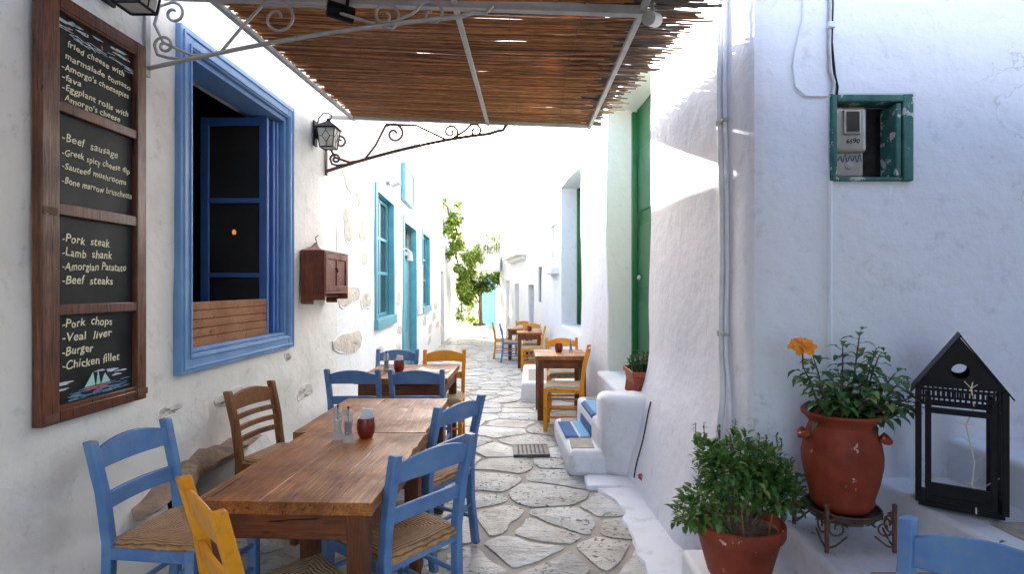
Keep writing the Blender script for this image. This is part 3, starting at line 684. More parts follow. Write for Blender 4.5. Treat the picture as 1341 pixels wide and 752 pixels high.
m = MB(); m.prism([(-.38, -.85), (.55, -.85), (.5, .95), (-.36, .95)], -.05, .26); m.build('block', M['step'], s2, bevel=.04, seg=4)
m = MB(); m.bx(-.28, .1, -.7, .4, .24, .263); m.build('tread_stone', M['treadstone'], s2, bevel=.01)
# the rug
rg = MB(); prof = [(.325, .202), (.35, .2025), (.40, .2025), (.44, .2025), (.46, .2025), (.525, .203), (.545, .21), (.552, .30), (.556, .385), (.585, .4035), (.64, .4035), (.70, .4035), (.72, .4035), (.80, .4035), (.83, .41)]
cols = [0, 0, 0, 2, 1, 1, 0, 0, 0, 1, 1, 2, 0, 0]
for k, (a, b) in enumerate(zip(prof, prof[1:])):
    rg.mi = cols[k]
    for j in range(8):
        ya, yb = 5.28-.56*j/8, 5.28-.56*(j+1)/8
        q = lambda p, yy: (p[0]+(5.3-yy)*.065-.03, yy, p[1]+.003*noise.noise((p[0]*9, yy*9, 0)))
        rg.face([q(a, ya), q(b, ya), q(b, yb), q(a, yb)])
bmesh.ops.remove_doubles(rg.bm, verts=rg.bm.verts, dist=.0005)
o = rg.build('rug', [M['rug1'], M['rug2'], M['rug3']]); tag(o, 'blue and white striped woven runner draped down the door steps', 'rug')
sm = o.modifiers.new('thick', 'SOLIDIFY'); sm.thickness = .006; sm.offset = 1

# stairs up to the right, under the niche wall
ss = empty('stone_stairs', (0, 0, 0), 'wide whitewashed stairs climbing to the right below the meter niche', 'stairs')
edges = [(.77, .18), (1.25, .35), (1.73, .55), (2.10, .75), (2.5, .95), (2.9, 1.15), (3.3, 1.35), (3.7, 1.55)]
for i, (x_, z) in enumerate(edges):
    m = MB(); ys_ = [1.72+.13*k for k in range(9)]; nx = 5
    xe = edges[i+1][0]+.10 if i+1 < len(edges) else 4.6
    def q(x, y, z): return (x+.018*noise.noise((y*2.2, z*3, i)), y, z+.010*noise.noise((x*2.5, y*2.5, i)))
    for (ya, yb) in zip(ys_, ys_[1:]):
        for k in range(nx):
            xa, xb = x_+(xe-x_)*k/nx, x_+(xe-x_)*(k+1)/nx
            m.face([q(xa, ya, z), q(xb, ya, z), q(xb, yb, z), q(xa, yb, z)])
        for k in range(3):
            za, zb = z-.24+.24*k/3, z-.24+.24*(k+1)/3
            m.face([q(x_, ya, za), q(x_, yb, za), q(x_, yb, zb), q(x_, ya, zb)])
    for k in range(nx):
        xa, xb = x_+(xe-x_)*k/nx, x_+(xe-x_)*(k+1)/nx
        m.face([q(xa, ys_[0], z), q(xb, ys_[0], z), q(xb, ys_[0], -.02), q(xa, ys_[0], -.02)])
    bmesh.ops.remove_doubles(m.bm, verts=m.bm.verts, dist=.0015)
    m.build('step', M['step'], ss, bevel=.022, seg=3, smooth=60, ang=50)
    if i in (0, 1, 2):
        m = MB(); m.bx(x_+.12, min(xe-.14, x_+.4), 1.85, 2.2, z-.02, z+.012); m.build('tread_stone', M['treadstone'], ss, bevel=.01)

# ------------------------------------------------------------------ chairs
def make_chair(paint, rush, label, group, ladder=False):
    root = empty('chair', (0, 0, 0), label, 'chair', group=group)
    for s in (-1, 1):
        m = MB(); m.post([(s*.197, .187, 0), (s*.196, .185, .452)], .040, .040); m.build('front_leg', paint, root, bevel=.004)
        m = MB(); m.post([(s*.186, -.225, 0), (s*.186, -.190, .25), (s*.187, -.185, .46), (s*.190, -.212, .66), (s*.195, -.262, .865)], .036, .044)
        m.build('rear_leg', paint, root, bevel=.006, seg=3)
    m = MB()
    m.bx(-.176, .176, .17, .20, .40, .445); m.bx(-.168, .168, -.20, -.17, .40, .445)
    for s in (-1, 1): m.bx(s*.194-.014, s*.194+.014, -.165, .165, .40, .445)
    m.build('seat_frame', paint, root, bevel=.003)
    m = MB(); n = 24; V = {}
    for i in range(n+1):
        for j in range(n+1):
            a, b = i/n*2-1, j/n*2-1; hw = .194+.014*(b+1)/2; e = max(abs(a), abs(b))
            z = .472-.012*(1-e)-.030*max(0, (e-.86)/.14)**2+.004*(abs(abs(a)-abs(b)) < .06)*-1
            V[i, j] = m.v((a*hw, b*.205, z+.0015*math.sin(e*60)))
    for i in range(n):
        for j in range(n): m._f([V[i, j], V[i+1, j], V[i+1, j+1], V[i, j+1]])
    ring = [V[i, 0] for i in range(n)]+[V[n, j] for j in range(n)]+[V[i, n] for i in range(n, 0, -1)]+[V[0, j] for j in range(n, 0, -1)]
    low = [m.v((v.co.x*.985, v.co.y*.985, .425)) for v in ring]; k = len(ring)
    for i in range(k): m._f([ring[i], ring[(i+1) % k], low[(i+1) % k], low[i]])
    m._f(low); m.build('seat', rush, root, smooth=70)
    def rail(zb, zt, arch, archb, name, bow=.012, yo=0, th=.018):
        m = MB(); n = 12; rr = []
        for i in range(n+1):
            t = i/n*2-1; x = t*.180; zz0 = zb+archb*(1-t*t); zz1 = zt+arch*(1-t*t)
            def yb(z): return -.185-.077*max(0, (z-.46)/.405)**1.25-bow*(1-t*t)+yo
            rr.append([m.v((x, yb(zz0)-th/2, zz0)), m.v((x, yb(zz0)+th/2, zz0)), m.v((x, yb(zz1)+th/2, zz1)), m.v((x, yb(zz1)-th/2, zz1))])
        for a, b in zip(rr, rr[1:]):
            for q in range(4): m._f([a[q], a[(q+1) % 4], b[(q+1) % 4], b[q]])
        m._f(rr[0]); m._f(rr[-1]); m.build(name, paint, root, bevel=.004, ang=50)
    rail(.748, .822, .036, .004, 'top_rail')
    if ladder:
        for z in (.555, .62, .685): rail(z, z+.030, .008, .008, 'back_slat', .010)
    else: rail(.585, .650, .006, .006, 'back_slat', .010)
    for (pts) in ([(-.19, .187, .30), (.19, .187, .30)], [(-.19, .187, .19), (.19, .187, .19)], [(-.18, -.195, .22), (.18, -.195, .22)],
                  [(-.196, .18, .26), (-.186, -.19, .26)], [(.196, .18, .26), (.186, -.19, .26)], [(-.196, .18, .15), (-.186, -.20, .15)], [(.196, .18, .15), (.186, -.20, .15)]):
        m = MB(); m.tube(pts, .0115, 8); m.build('stretcher', paint, root)
    return root
GB = 'blue chairs along the left-hand tables'; GY = 'ochre chairs in the alley'
blue = make_chair(M['blue'], M['rush'], '', GB); yell = make_chair(M['yellow'], M['rushp'], '', GY)
brown = make_chair(M['brown'], M['rush'], 'brown varnished ladder-back chair standing against the left wall', 'chairs', True); del brown['group']
used = set()
def place(proto, x, y, fx, fy, label, z=None):
    o = proto if proto.name not in used else copy_tree(proto)
    used.add(proto.name); used.add(o.name) if o is proto else None
    o.location = (x, y, (zg(y)+.014) if z is None else z); o.rotation_euler = (0, 0, math.atan2(-fx, fy)); o['label'] = label
    o.rotation_euler.z += 0
    return o
place(brown, -1.48, 3.40, .957, -.20, 'brown varnished ladder-back chair standing against the left wall')
place(blue, -1.47, 2.37, 1, -.12, 'blue chair under the menu board with its back to the wall')
place(blue, -.565, 2.34, -.77, .62, 'blue chair nearest the viewer on the alley side of the big table')
place(blue, -.585, 3.14, -.86, .50, 'blue chair on the alley side behind the nearest blue one')
place(blue, -1.31, 4.41, .03, 1, 'blue chair back seen beyond the big table, next to the wall')
place(blue, -.84, 4.41, -.02, 1, 'blue chair back seen beyond the big table, on the alley side')
place(blue, -1.29, 5.235, 0, -1, 'lighter blue chair at the far side of the second table, wall side')
place(yell, -.80, 1.84, .72, .69, 'ochre yellow chair pulled to the near end of the big table')
place(yell, -.81, 5.20, .02, -1, 'ochre chair at the far side of the second table beside a blue one')
place(yell, .40, 5.86, -1, .12, 'ochre chair seen from the side beside the door steps')
place(yell, .47, 6.97, .05, -1, 'ochre chair behind the table with the red cup, by the right wall')
place(yell, .10, 10.85, -1, .05, 'distant ochre chair turned sideways before the second table on the right')
place(yell, .12, 12.25, 0, -1, 'distant ochre chair between the two far tables on the right')
place(yell, -.08, 14.05, 0, -1, 'distant ochre chair behind the farthest table')
place(blue, -.36, 12.55, 1, .03, 'distant pale blue chair beside the farthest table')
place(yell, -.58, 13.35, 1, .05, 'distant ochre chair directly behind the distant blue chair')
place(blue, .945, 1.165, -.78, -.62, 'blue chair cut by the frame in front of the stairs')

# ------------------------------------------------------------------ tables
def make_table(x, y, w_, d, label, ragged=0, rot=0, h=.75, group='wooden taverna tables'):
    root = empty('table', (x, y, zg(y)+.014), label, 'table', (0, 0, rot), group)
    m = MB(); rr = random.Random(int(x*99+y*77)); th = .045; n = 16; H = h-.014
    L_ = []
    for k in range(n+1):
        t = k/n; yy = -d/2+d*t
        L_.append((-w_/2+ragged*.5*noise.noise((yy*4, 3, x)), w_/2+ragged*(noise.noise((yy*5, 8, x))+.6*noise.noise((yy*14, 2, x))), yy))
    nx = 10
    fr = sorted([0, .1, .2, .30, .45, .55, .60, .8, .9, 1]+[c_+e_ for c_ in (.37, .70) for e_ in (-.003, 0, .003)]); nx = len(fr)-1
    def q(k, j, z): a, b, yy = L_[k]; return (a+(b-a)*fr[j], yy, z)
    top = {(k, j): m.v(q(k, j, H+.0015*noise.noise((j*.9, k*.5, x))-(.003 if fr[j] in (.37, .70) else 0))) for k in range(n+1) for j in range(nx+1)}
    bot = {(k, j): m.v(q(k, j, H-th)) for k in range(n+1) for j in range(nx+1)}
    for k in range(n):
        for j in range(nx):
            m._f([top[k, j], top[k, j+1], top[k+1, j+1], top[k+1, j]]); m._f([bot[k, j], bot[k+1, j], bot[k+1, j+1], bot[k, j+1]])
    for k in range(n):
        for j in (0, nx): m._f([top[k, j], top[k+1, j], bot[k+1, j], bot[k, j]])
    for j in range(nx):
        for k in (0, n): m._f([top[k, j], top[k, j+1], bot[k, j+1], bot[k, j]])
    m.build('tabletop', M['table'], root, bevel=.006, seg=2, ang=50)
    iw, idp = w_/2-.06, d/2-.06
    for sx in (-1, 1):
        for sy in (-1, 1):
            mm = MB(); mm.post([(sx*iw, sy*idp, 0), (sx*iw, sy*idp, H-th)], .07, .07); mm.build('leg', M['tableleg'], root, bevel=.004)
    for s in (-1, 1):
        mm = MB(); mm.bx(-iw+.035, iw-.035, s*idp-.014+s*.015, s*idp+.014+s*.015, H-th-.10, H-th-.001); mm.build('apron', M['tablex'], root, bevel=.003)
        mm = MB(); mm.bx(s*iw-.014+s*.015, s*iw+.014+s*.015, -idp+.035, idp-.035, H-th-.10, H-th-.001); mm.build('apron', M['tableleg'], root, bevel=.003)
    return root
make_table(-.84, 2.37, .63, .91, 'large rough plank table nearest the viewer with a ragged edge', .018, -.035)
make_table(-.865, 3.265, .68, .87, 'plank table butted against the far end of the nearest table', .010, .0)
make_table(-1.03, 4.90, .76, .84, 'second table on the left with a red cup and a sheet of paper', .004, 0, .75)
make_table(.39, 6.53, .60, .66, 'small square table by the right wall holding one red cup', .003, .02)
make_table(.05, 11.5, .52, .62, 'far table on the right before the farthest one', .003, 0)
make_table(-.20, 13.2, .52, .7, 'farthest small table down the alley', .003, 0)

# ------------------------------------------------------------------ things on the tables
def grinder(x, y, z, fill, label, s=1):
    o = empty('grinder', (x, y, z), label, 'grinder', group='salt and pepper grinders')
    m = MB(); m.lathe([(.026*s, 0), (.027*s, .006), (.025*s, .03), (.019*s, .045), (.018*s, .075), (.022*s, .10), (.024*s, .118), (.017*s, .13)], 20); m.build('body', M['glassc'], o)
    m = MB(); m.lathe([(.014*s, .034), (.0165*s, .05), (.015*s, .098)], 14); m.build('filling', fill, o)
    m = MB(); m.lathe([(.022*s, .131), (.024*s, .136), (.018*s, .150), (.008*s, .156)], 16); m.build('cap', M['glassc'], o)
    m = MB(); m.tube([(0, 0, .03), (0, 0, .162)], .003, 6); m.sphere((0, 0, .166), .007, 1); m.build('knob', M['black'], o)
    return o
TZ = .7515
grinder(-.925, 2.69, TZ, M['grain1'], 'clear salt grinder with white filling beside the pepper grinder')
grinder(-.863, 2.655, TZ, M['grain2'], 'clear pepper grinder with dark filling on the near table')
grinder(-1.24, 4.86, TZ, M['grain2'], 'dark pepper grinder on the second table')
grinder(-1.27, 4.96, TZ, M['grain1'], 'pale salt grinder on the second table')
def cup(x, y, z, label, card=True, s=1):
    o = empty('cup', (x, y, z), label, 'cup', group='red clay cups')
    m = MB(); m.lathe([(.030*s, 0), (.040*s, .02*s), (.045*s, .05*s), (.042*s, .085*s), (.039*s, .098*s), (.035*s, .096*s), (.037*s, .07*s), (.034*s, .02*s), (.001, .015*s)], 24); m.build('body', M['clay'], o)
    if card:
        m = MB(); m.box((-.005, .0, .085), (.055, .012, .12), Matrix.Rotation(.22, 3, 'Y') @ Matrix.Rotation(.5, 3, 'Z')); m.box((.012, .016, .08), (.05, .004, .11), Matrix.Rotation(-.1, 3, 'Y')); m.build('napkin', M['white'], o, bevel=.002)
    return o
cup(-.80, 2.735, TZ, 'red clay cup with napkins beside the salt and pepper on the near table')
cup(-1.13, 4.86, TZ, 'red clay cup with napkins on the second table', True, 1.05)
cup(.38, 6.55, TZ+zg(6.5), 'red clay cup on the small table by the right wall', False, 1.1)
cup(.05, 11.55, TZ+zg(11.5), 'red clay cup on a far table', False, 1.1)
m = MB(); n = 10
for k in range(n):
    a, b = -.14+.28*k/n, -.14+.28*(k+1)/n; zz = lambda t: .004+.02*max(0, (-t-.06)/.08)**2
    m.face([(a, -.1, zz(a)), (b, -.1, zz(b)), (b, .1, zz(b)), (a, .1, zz(a))])
bmesh.ops.remove_doubles(m.bm, verts=m.bm.verts, dist=.0005)
o = m.build('paper_sheet', M['paper']); o.location = (-.83, 4.86, TZ); o.rotation_euler = (0, 0, -.2); o.modifiers.new('t', 'SOLIDIFY').thickness = .001
tag(o, 'loose cream sheet of paper lying on the second table', 'paper')
s = grinder(.52, 6.5, TZ+zg(6.5), M['grain2'], 'small pepper grinder by the red cup on the right-hand table', .9)

# ------------------------------------------------------------------ menu board
bd = empty('menu_board', (-1.893, 2.10, .958), 'tall wooden menu board with four blackboards of painted dishes', 'menu board', LW)
bd.scale = (.965, .965, .965); W_, H_ = .60, 1.775
for (nm, a, b, c, d, mt) in (('stile', 0, .085, 0, H_, 'boardworn'), ('stile', W_-.065, W_, 0, H_, 'boardworn')):
    m = MB(); m.bx(a, b, c, d, 0, .042); m.build(nm, M[mt], bd, bevel=.005)
for z, t in ((0, .07), (.443, .045), (.86, .05), (1.29, .045), (H_-.07, .07)):
    m = MB(); m.bx(.085, W_-.065, z, z+t, .003, .038)
    if t == .07: m.bx(.088, W_-.068, z+.012, z+.05, .036, .041)
    m.build('rail', M['boardwood'], bd, bevel=.004)
def text(s, x, z, width, height, par, zo=.0175, m_='ink', rot=0):
    cu = bpy.data.curves.new('lettering', 'FONT'); cu.body = s; cu.size = height; cu.extrude = .0006; cu.shear = .12; cu.offset = .0004; cu.space_character = 1.08; cu.resolution_u = 3
    o = bpy.data.objects.new('lettering', cu); C.objects.link(o); cu.materials.append(M[m_])
    bpy.context.view_layer.update(); w0 = max(o.dimensions.x, 1e-4)
    me = bpy.data.meshes.new_from_object(o.evaluated_get(bpy.context.evaluated_depsgraph_get())); bpy.data.objects.remove(o)
    sx = width/w0
    for v in me.vertices:                          # hand-painted wobble
        X = v.co.x*sx; k = noise.noise((X*22, z*40, 1)); v.co.y = v.co.y*(1+.16*noise.noise((X*34, z*9, 4)))+.008*k; v.co.x = X+.003*noise.noise((X*45, v.co.y*50, z))+.10*noise.noise((X*20, z*7, 2))*v.co.y
    o = bpy.data.objects.new('lettering', me); C.objects.link(o); o.parent = par; o.location = (x, z, zo); o.rotation_euler = (0, 0, rot)
    if not me.materials: me.materials.append(M[m_])
    return o
panels = []
for (a, b) in ((.07, .443), (.488, .86), (.91, 1.29), (1.335, H_-.07)):
    m = MB(); m.bx(.08, W_-.06, a-.005, b+.005, 0, .016); panels.append(m.build('chalkboard', M['chalk'], bd))
lines = [(3, '  fried cheese with', 2.506, 2.596, .034), (3, ' marmalade tomato', 2.452, 2.655, .034), (3, '·Amorgo\'s cheesepies', 2.405, 2.66, .034), (3, '·fava', 2.362, 2.345, .034), (3, '·Eggplant rolls with', 2.322, 2.655, .034), (3, ' Amorgo\'s cheese', 2.278, 2.585, .034),
         (2, '·Beef  sausage', 2.116, 2.58, .043), (2, '·Greek spicy cheese dip', 2.052, 2.665, .036), (2, '·Sauteed mushrooms', 1.998, 2.64, .036), (2, '·Bone marrow bruschetta', 1.938, 2.68, .036),
         (1, '·Pork  steak', 1.70, 2.525, .046), (1, '·Lamb  shank', 1.643, 2.54, .046), (1, '·Amorgian Patatato', 1.587, 2.64, .043), (1, '·Beef  steaks', 1.53, 2.545, .046),
         (0, '·Pork  chops', 1.348, 2.54, .046), (0, '·Veal  liver', 1.292, 2.54, .046), (0, '·Burger', 1.236, 2.42, .046), (0, '·Chicken fillet', 1.178, 2.59, .046)]
for p, s_, z, ye, h in lines:
    h *= 1.12; x0 = .122; text(s_.replace('·', '-'), x0, (1.5+(z-1.5)*.99-.958)/.965-h*.33, ((ye*.99-2.1)/.965-x0)*.895, h, panels[p], .0175, 'ink', random.uniform(-.012, .012))
# painted pictures on the top and bottom blackboards
def blob(m, x, z, rx, rz, sd, zo):
    pts = []
    for k in range(14):
        a = 2*PI*k/14; s_ = 1+.25*math.sin(3*a+sd)+.12*math.sin(5*a+sd*2); pts.append((x+rx*s_*math.cos(a), z+rz*s_*math.sin(a)))
    m.prism(pts, zo, zo+.0008)
def stroke(m, pts, w_, zo):
    for (a, b) in zip(pts, pts[1:]):
        L = math.hypot(b[0]-a[0], b[1]-a[1]) or 1; nx, ny = -(b[1]-a[1])/L*w_/2, (b[0]-a[0])/L*w_/2
        m.prism([(a[0]-nx, a[1]-ny), (b[0]-nx, b[1]-ny), (b[0]+nx, b[1]+ny), (a[0]+nx, a[1]+ny)], zo, zo+.0007)
rr = random.Random(4)
m = MB()
for i in range(9): blob(m, .11+rr.random()*.40, 1.692-rr.random()*.03, .02+.018*rr.random(), .004+.003*rr.random(), i, .0170)
for k in range(34):
    x = .09+.43*rr.random(); b0 = 1.638+.010*math.sin(x*22)-.05*(x-.3); stroke(m, [(x, b0+rr.uniform(-.012, .014)), (x+.03+.05*rr.random(), b0+rr.uniform(-.016, .012))], .0022, .0170+.0001*k)
m.build('painting', M['inkw'], panels[3])
m = MB()
for x in (.16, .25, .34, .43, .50): m.sphere((x, 1.668+.008*math.sin(x*31), .017), .008, 1, (1, 1, .2))
m.build('painting', M['inkr'], panels[3])
LOWER = Matrix.Translation((0, .012, 0)) @ Matrix.Diagonal((1, .72, 1, 1))
m = MB()
for x, z, a, b in ((.13, .20, .045, .010), (.12, .165, .035, .006), (.40, .225, .035, .010), (.43, .19, .03, .006), (.33, .235, .03, .005), (.46, .21, .04, .005)): blob(m, x, z, a, b, x*50, .0170)
m.build('painting', M['inkw'], panels[0], LOWER)
m = MB(); rr = random.Random(9)
for k in range(70):
    x = .15+.33*rr.random(); z = .085+.055*rr.random()+(x-.15)*.05; stroke(m, [(x, z), (x+.03+.04*rr.random(), z+rr.uniform(-.002, .004))], .003, .0170+.00005*k)
m.build('painting', M['inkb'], panels[0], LOWER)
m = MB()
for poly in ([(.235, .15), (.295, .152), (.282, .235)], [(.30, .152), (.325, .152), (.312, .245)], [(.33, .152), (.385, .158), (.352, .215), (.34, .19)]): m.prism(poly, .0215, .0224)
m.build('painting', M['inkg'], panels[0], LOWER)
m = MB(); m.prism([(.235, .142), (.385, .146), (.365, .132), (.255, .130)], .0212, .0220); m.build('painting', M['inkr'], panels[0], LOWER)
for x, z in ((.04, 0.87), (W_-.03, .04), (.045, .03)): m = MB(); m.bx(x-.035, x+.035, z-.016, z+.016, .041, .045); m.build('hinge', M['ironr'], bd, bevel=.001)

# ------------------------------------------------------------------ wooden cabinet on the left wall
cb = empty('wall_cabinet', (-1.885, 4.36, 1.52), 'small reddish wooden wall cabinet with one door, hung by a nail', 'cabinet', LW)
cb.location = (-1.885, 4.58, 1.41); w_, h_, dp = .60, .40, .20
m = MB(); m.bx(0, .022, -.02, h_, 0, dp); m.bx(w_-.022, w_, -.02, h_, 0, dp); m.bx(.022, w_-.022, h_-.022, h_, 0, dp); m.bx(.022, w_-.022, .03, .052, 0, dp); m.bx(.022, w_-.022, .0, h_, 0, .012); m.build('case', M['cab'], cb, bevel=.004)
m = MB(); m.prism([(0, h_), (w_, h_), (w_*.62, h_+.045), (w_*.5, h_+.085), (w_*.38, h_+.045)], 0, .018); m.build('back_board', M['cab'], cb, bevel=.003)
m = MB()
for (a, b, c, d) in ((.024, .07, .054, h_-.024), (w_-.07, w_-.024, .054, h_-.024), (.07, w_-.07, .054, .10), (.07, w_-.07, h_-.07, h_-.024)): m.bx(a, b, c, d, dp-.022, dp+.004)
m.bx(.07, w_-.07, .10, h_-.07, dp-.02, dp-.006); m.bx(w_*.5-.012, w_*.5+.012, .10, h_-.07, dp-.008, dp+.002); dd = m.build('door', M['cab'], cb, bevel=.003)
m = MB(); m.tube([(w_*.42, .25, dp), (w_*.42, .25, dp+.02), (w_*.42, .23, dp+.022)], .006, 8); m.sphere((w_*.42, .225, dp+.022), .010, 1); m.build('handle', M['black'], dd)
m = MB()
for s in (0, 1): x = .012+s*(w_-.024); m.prism([(x-.011, -.02), (x+.011, -.02), (x+.011, -.055), (x-.011, -.04)], 0, .10)
m.build('bracket', M['cab'], cb); m = MB(); m.tube([(.10, .012, .12), (w_-.05, .012, .12)], .012, 8); m.build('rod', M['cab'], cb)
m = MB(); m.tube([(w_*.5, h_+.075, .02), (w_*.5, h_+.13, .008), (w_*.5+.012, h_+.15, .03)], .004, 6); m.build('nail', M['black'], cb)

# ------------------------------------------------------------------ wall lanterns
def spiral(cx, cz, r0, r1, a0, turns, n=40): return [(cx+(r0+(r1-r0)*k/n)*math.cos(a0+turns*2*PI*k/n), cz+(r0+(r1-r0)*k/n)*math.sin(a0+turns*2*PI*k/n)) for k in range(n+1)]
def wall_lantern(y, z, label):
    o = empty('wall_lantern', (-1.888, y, z), label, 'lantern', LW, 'wall lanterns')
    m = MB(); m.bx(-.045, .045, .02, .30, 0, .022); m.bx(-.03, .03, .10, .22, .02, .05); m.build('backplate', M['black'], o, bevel=.006)
    pts = [(0, .17, .03), (0, .22, .05)]+[(0, .30+.115*math.sin(a), .14-.105*math.cos(a)) for a in [PI*k/10*1.0 for k in range(0, 11)]]
    pts = [(0, .18, .04), (0, .25, .035), (0, .33, .05), (0, .385, .10), (0, .39, .16), (0, .36, .195), (0, .325, .185), (0, .31, .16), (0, .325, .145)]
    m = MB(); m.tube(pts, .007, 7); m.build('arm', M['black'], o)
    m = MB(); c = Vector((0, 0, .16)); b0, b1 = .072, .098                         # tapering square cage, wider at the top
    def ring(h, a): return [c+Vector((sx*a, h, sz*a)) for sx, sz in ((-1, -1), (1, -1), (1, 1), (-1, 1))]
    lo, hi = ring(0, b0), ring(.21, b1)
    for i in range(4):
        m.tube([lo[i], hi[i]], .007, 4); m.tube([lo[i], lo[(i+1) % 4]], .008, 4); m.tube([hi[i], hi[(i+1) % 4]], .008, 4)
        A, B, D, E = lo[i], lo[(i+1) % 4], hi[(i+1) % 4], hi[i]
        def f(u, v): return (A*(1-u)+B*u)*(1-v)+(E*(1-u)+D*u)*v
        for p, q in (((.5, 0), (.5, .25)), ((.5, .25), (.25, .55)), ((.5, .25), (.75, .55)), ((.25, .55), (.5, .85)), ((.75, .55), (.5, .85)), ((.5, .85), (.5, 1)), ((0, .55), (.25, .55)), ((.75, .55), (1, .55))): m.tube([f(*p), f(*q)], .0035, 4)
    m.build('cage', M['black'], o)
    m = MB(); g0, g1 = ring(.004, b0-.006), ring(.206, b1-.006)
    for i in range(4): m.face([g0[i], g0[(i+1) % 4], g1[(i+1) % 4], g1[i]])
    m.face(g0); m.build('glass', M['glassm'], o)
    m = MB(); r2 = ring(.215, b1+.022); r3 = ring(.25, b1-.02); r4 = ring(.285, .03); r5 = ring(.30, .018); r6 = ring(.325, .016)
    for A, B in ((r2, r3), (r3, r4), (r4, r5), (r5, r6)):
        for i in range(4): m.face([A[i], A[(i+1) % 4], B[(i+1) % 4], B[i]])
    m.face(r6); m.face(r2[::-1]); m.build('cap', M['black'], o)
    m = MB(); m.sphere(c+Vector((0, .09, 0)), .025, 2); m.build('bulb', M['white'], o)
    o.scale = (.8, .8, .8)
    return o
wall_lantern(4.88, 2.735, 'black wall lantern with leaded glass beside the cabinet wall and blue window')
wall_lantern(2.47, 2.755, 'black wall lantern cut by the top edge above the menu board')

# ------------------------------------------------------------------ reed canopy
cn = empty('reed_canopy', (0, 0, 2.9), 'canopy of brown reeds on a grey metal frame over the tables', 'canopy')
def cz(x, y): return 2.905+.045*(y-2.8)-.036*(x-.57)-2.9
m = MB()
def beam(m, a, b, w_, h_):
    a, b = Vector(a), Vector(b); d = (b-a); q = d.to_track_quat('X', 'Z').to_matrix(); m.box((a+b)/2, (d.length, w_, h_), q)
YB0, YB1 = 2.80, 5.17
for nm, pa_, pb_, s_ in (('near_beam', (-1.86, YB0), (.60, YB0), .045), ('far_beam', (-1.86, YB1), (.60, YB1), .032)):
    m = MB(); beam(m, (*pa_, cz(*pa_)), (*pb_, cz(*pb_)), s_, s_); m.build('cross_beam', M['galv'], cn, bevel=.003)
for x, wd_b in ((-1.60, .032), (-.36, .030), (.575, .032)):
    m = MB(); beam(m, (x, -1.2, cz(x, -1.2)+.004), (x*1.03, 5.26, cz(x*1.03, 5.26)+.004), wd_b, .028); m.build('rafter', M['galv'], cn, bevel=.003)
def mats_reeds(name, xa, xb, pal, seed, lift, y0=-1.2, y1=5.30, pitch=.0195, miss=.03):  # default near end runs out of view, added to shade the foreground
    rr = random.Random(seed); mb = MB(); y = y0; i = 0
    while y < y1:
        k = rr.random(); c = pal[rr.randrange(len(pal))]; f = rr.uniform(.55, 1.25); mb.col = tuple(v*f for v in c)
        a = xa(y)+rr.uniform(-.03, .03); b = xb(y)+rr.gauss(0, .05); r = rr.uniform(.006, .0105)
        n = 9; pts = []; rs = []
        ph = rr.uniform(0, 9); tilt = rr.gauss(0, .006); bow = rr.gauss(0, .006)
        for q in range(n+1):
            t = q/n; x = a+(b-a)*t
            sag = -.010*math.sin(PI*min(1, max(0, (x+1.6)/2.2)))
            pts.append((x, y+tilt*(t-.5)*2+bow*math.sin(PI*t*1.3+ph), cz(x, y)+.028+lift+sag+rr.gauss(0, .002)+.004*math.sin(t*7+ph))); rs.append(r*(1-.25*t)*rr.uniform(.9, 1.1))
        if rr.random() > miss: mb.tube(pts, rs, 6)
        y += pitch*rr.uniform(.72, 1.22); i += 1
    return mb.build(name, M['reed'], cn, smooth=80, fix=False)
PB_ = [(.56, .26, .085), (.48, .21, .065), (.62, .32, .12), (.34, .14, .05), (.52, .23, .07)]
PG_ = [(.24, .17, .12), (.20, .15, .11), (.30, .20, .13), (.17, .13, .10), (.34, .19, .10)]
def tip(y): return .93-.115*(y-2.7) if y > 2.7 else .93-.02*(2.7-y)
mats_reeds('reed_mat', lambda y: -1.62, lambda y: .50, PB_, 5, 0)
mats_reeds('reed_mat', lambda y: -1.55, lambda y: .42, PB_, 6, .016, pitch=.021)
mats_reeds('reed_mat', lambda y: .30, tip, PG_, 8, .014, pitch=.019)
mats_reeds('reed_mat', lambda y: .22, lambda y: tip(y)-.09, PG_, 9, .028, pitch=.024)
m = MB()
for x in (-1.45, -1.05, -.65, -.1, .28):
    m.tube([(x+.012*math.sin(y_*3), y_, cz(x, y_)+.017) for y_ in [.3+.24*k for k in range(21)]], .0018, 4)
m.build('binding_wire', M['ironr'], cn)
shade_cn = empty('reed_canopy', (0, 0, 2.9), 'unseen second reed canopy added beside the viewpoint to darken the stair corner', 'canopy')  # added out of view to keep sky light off the stairs
cn1 = cn; cn = shade_cn
mats_reeds('reed_mat', lambda y: .95, lambda y: 5.6, PB_, 15, 0, y0=-2.4, y1=1.95, pitch=.020)
mats_reeds('reed_mat', lambda y: 1.0, lambda y: 5.5, PB_, 16, .016, y0=-2.4, y1=1.9, pitch=.024)
for x in (1.3, 2.9, 4.4): m = MB(); beam(m, (x, -2.4, .0), (x, 1.9, .0), .035, .03); m.build('rafter', M['galv'], shade_cn)
for x, y in ((4.4, 1.5), (1.3, -1.75), (4.4, -1.75)): m = MB(); m.post([(x, y, -2.9 if x < 4 or y < 0 else -1.0), (x, y, 0)], .05, .05); m.build('post', M['galv'], shade_cn)
cn = cn1
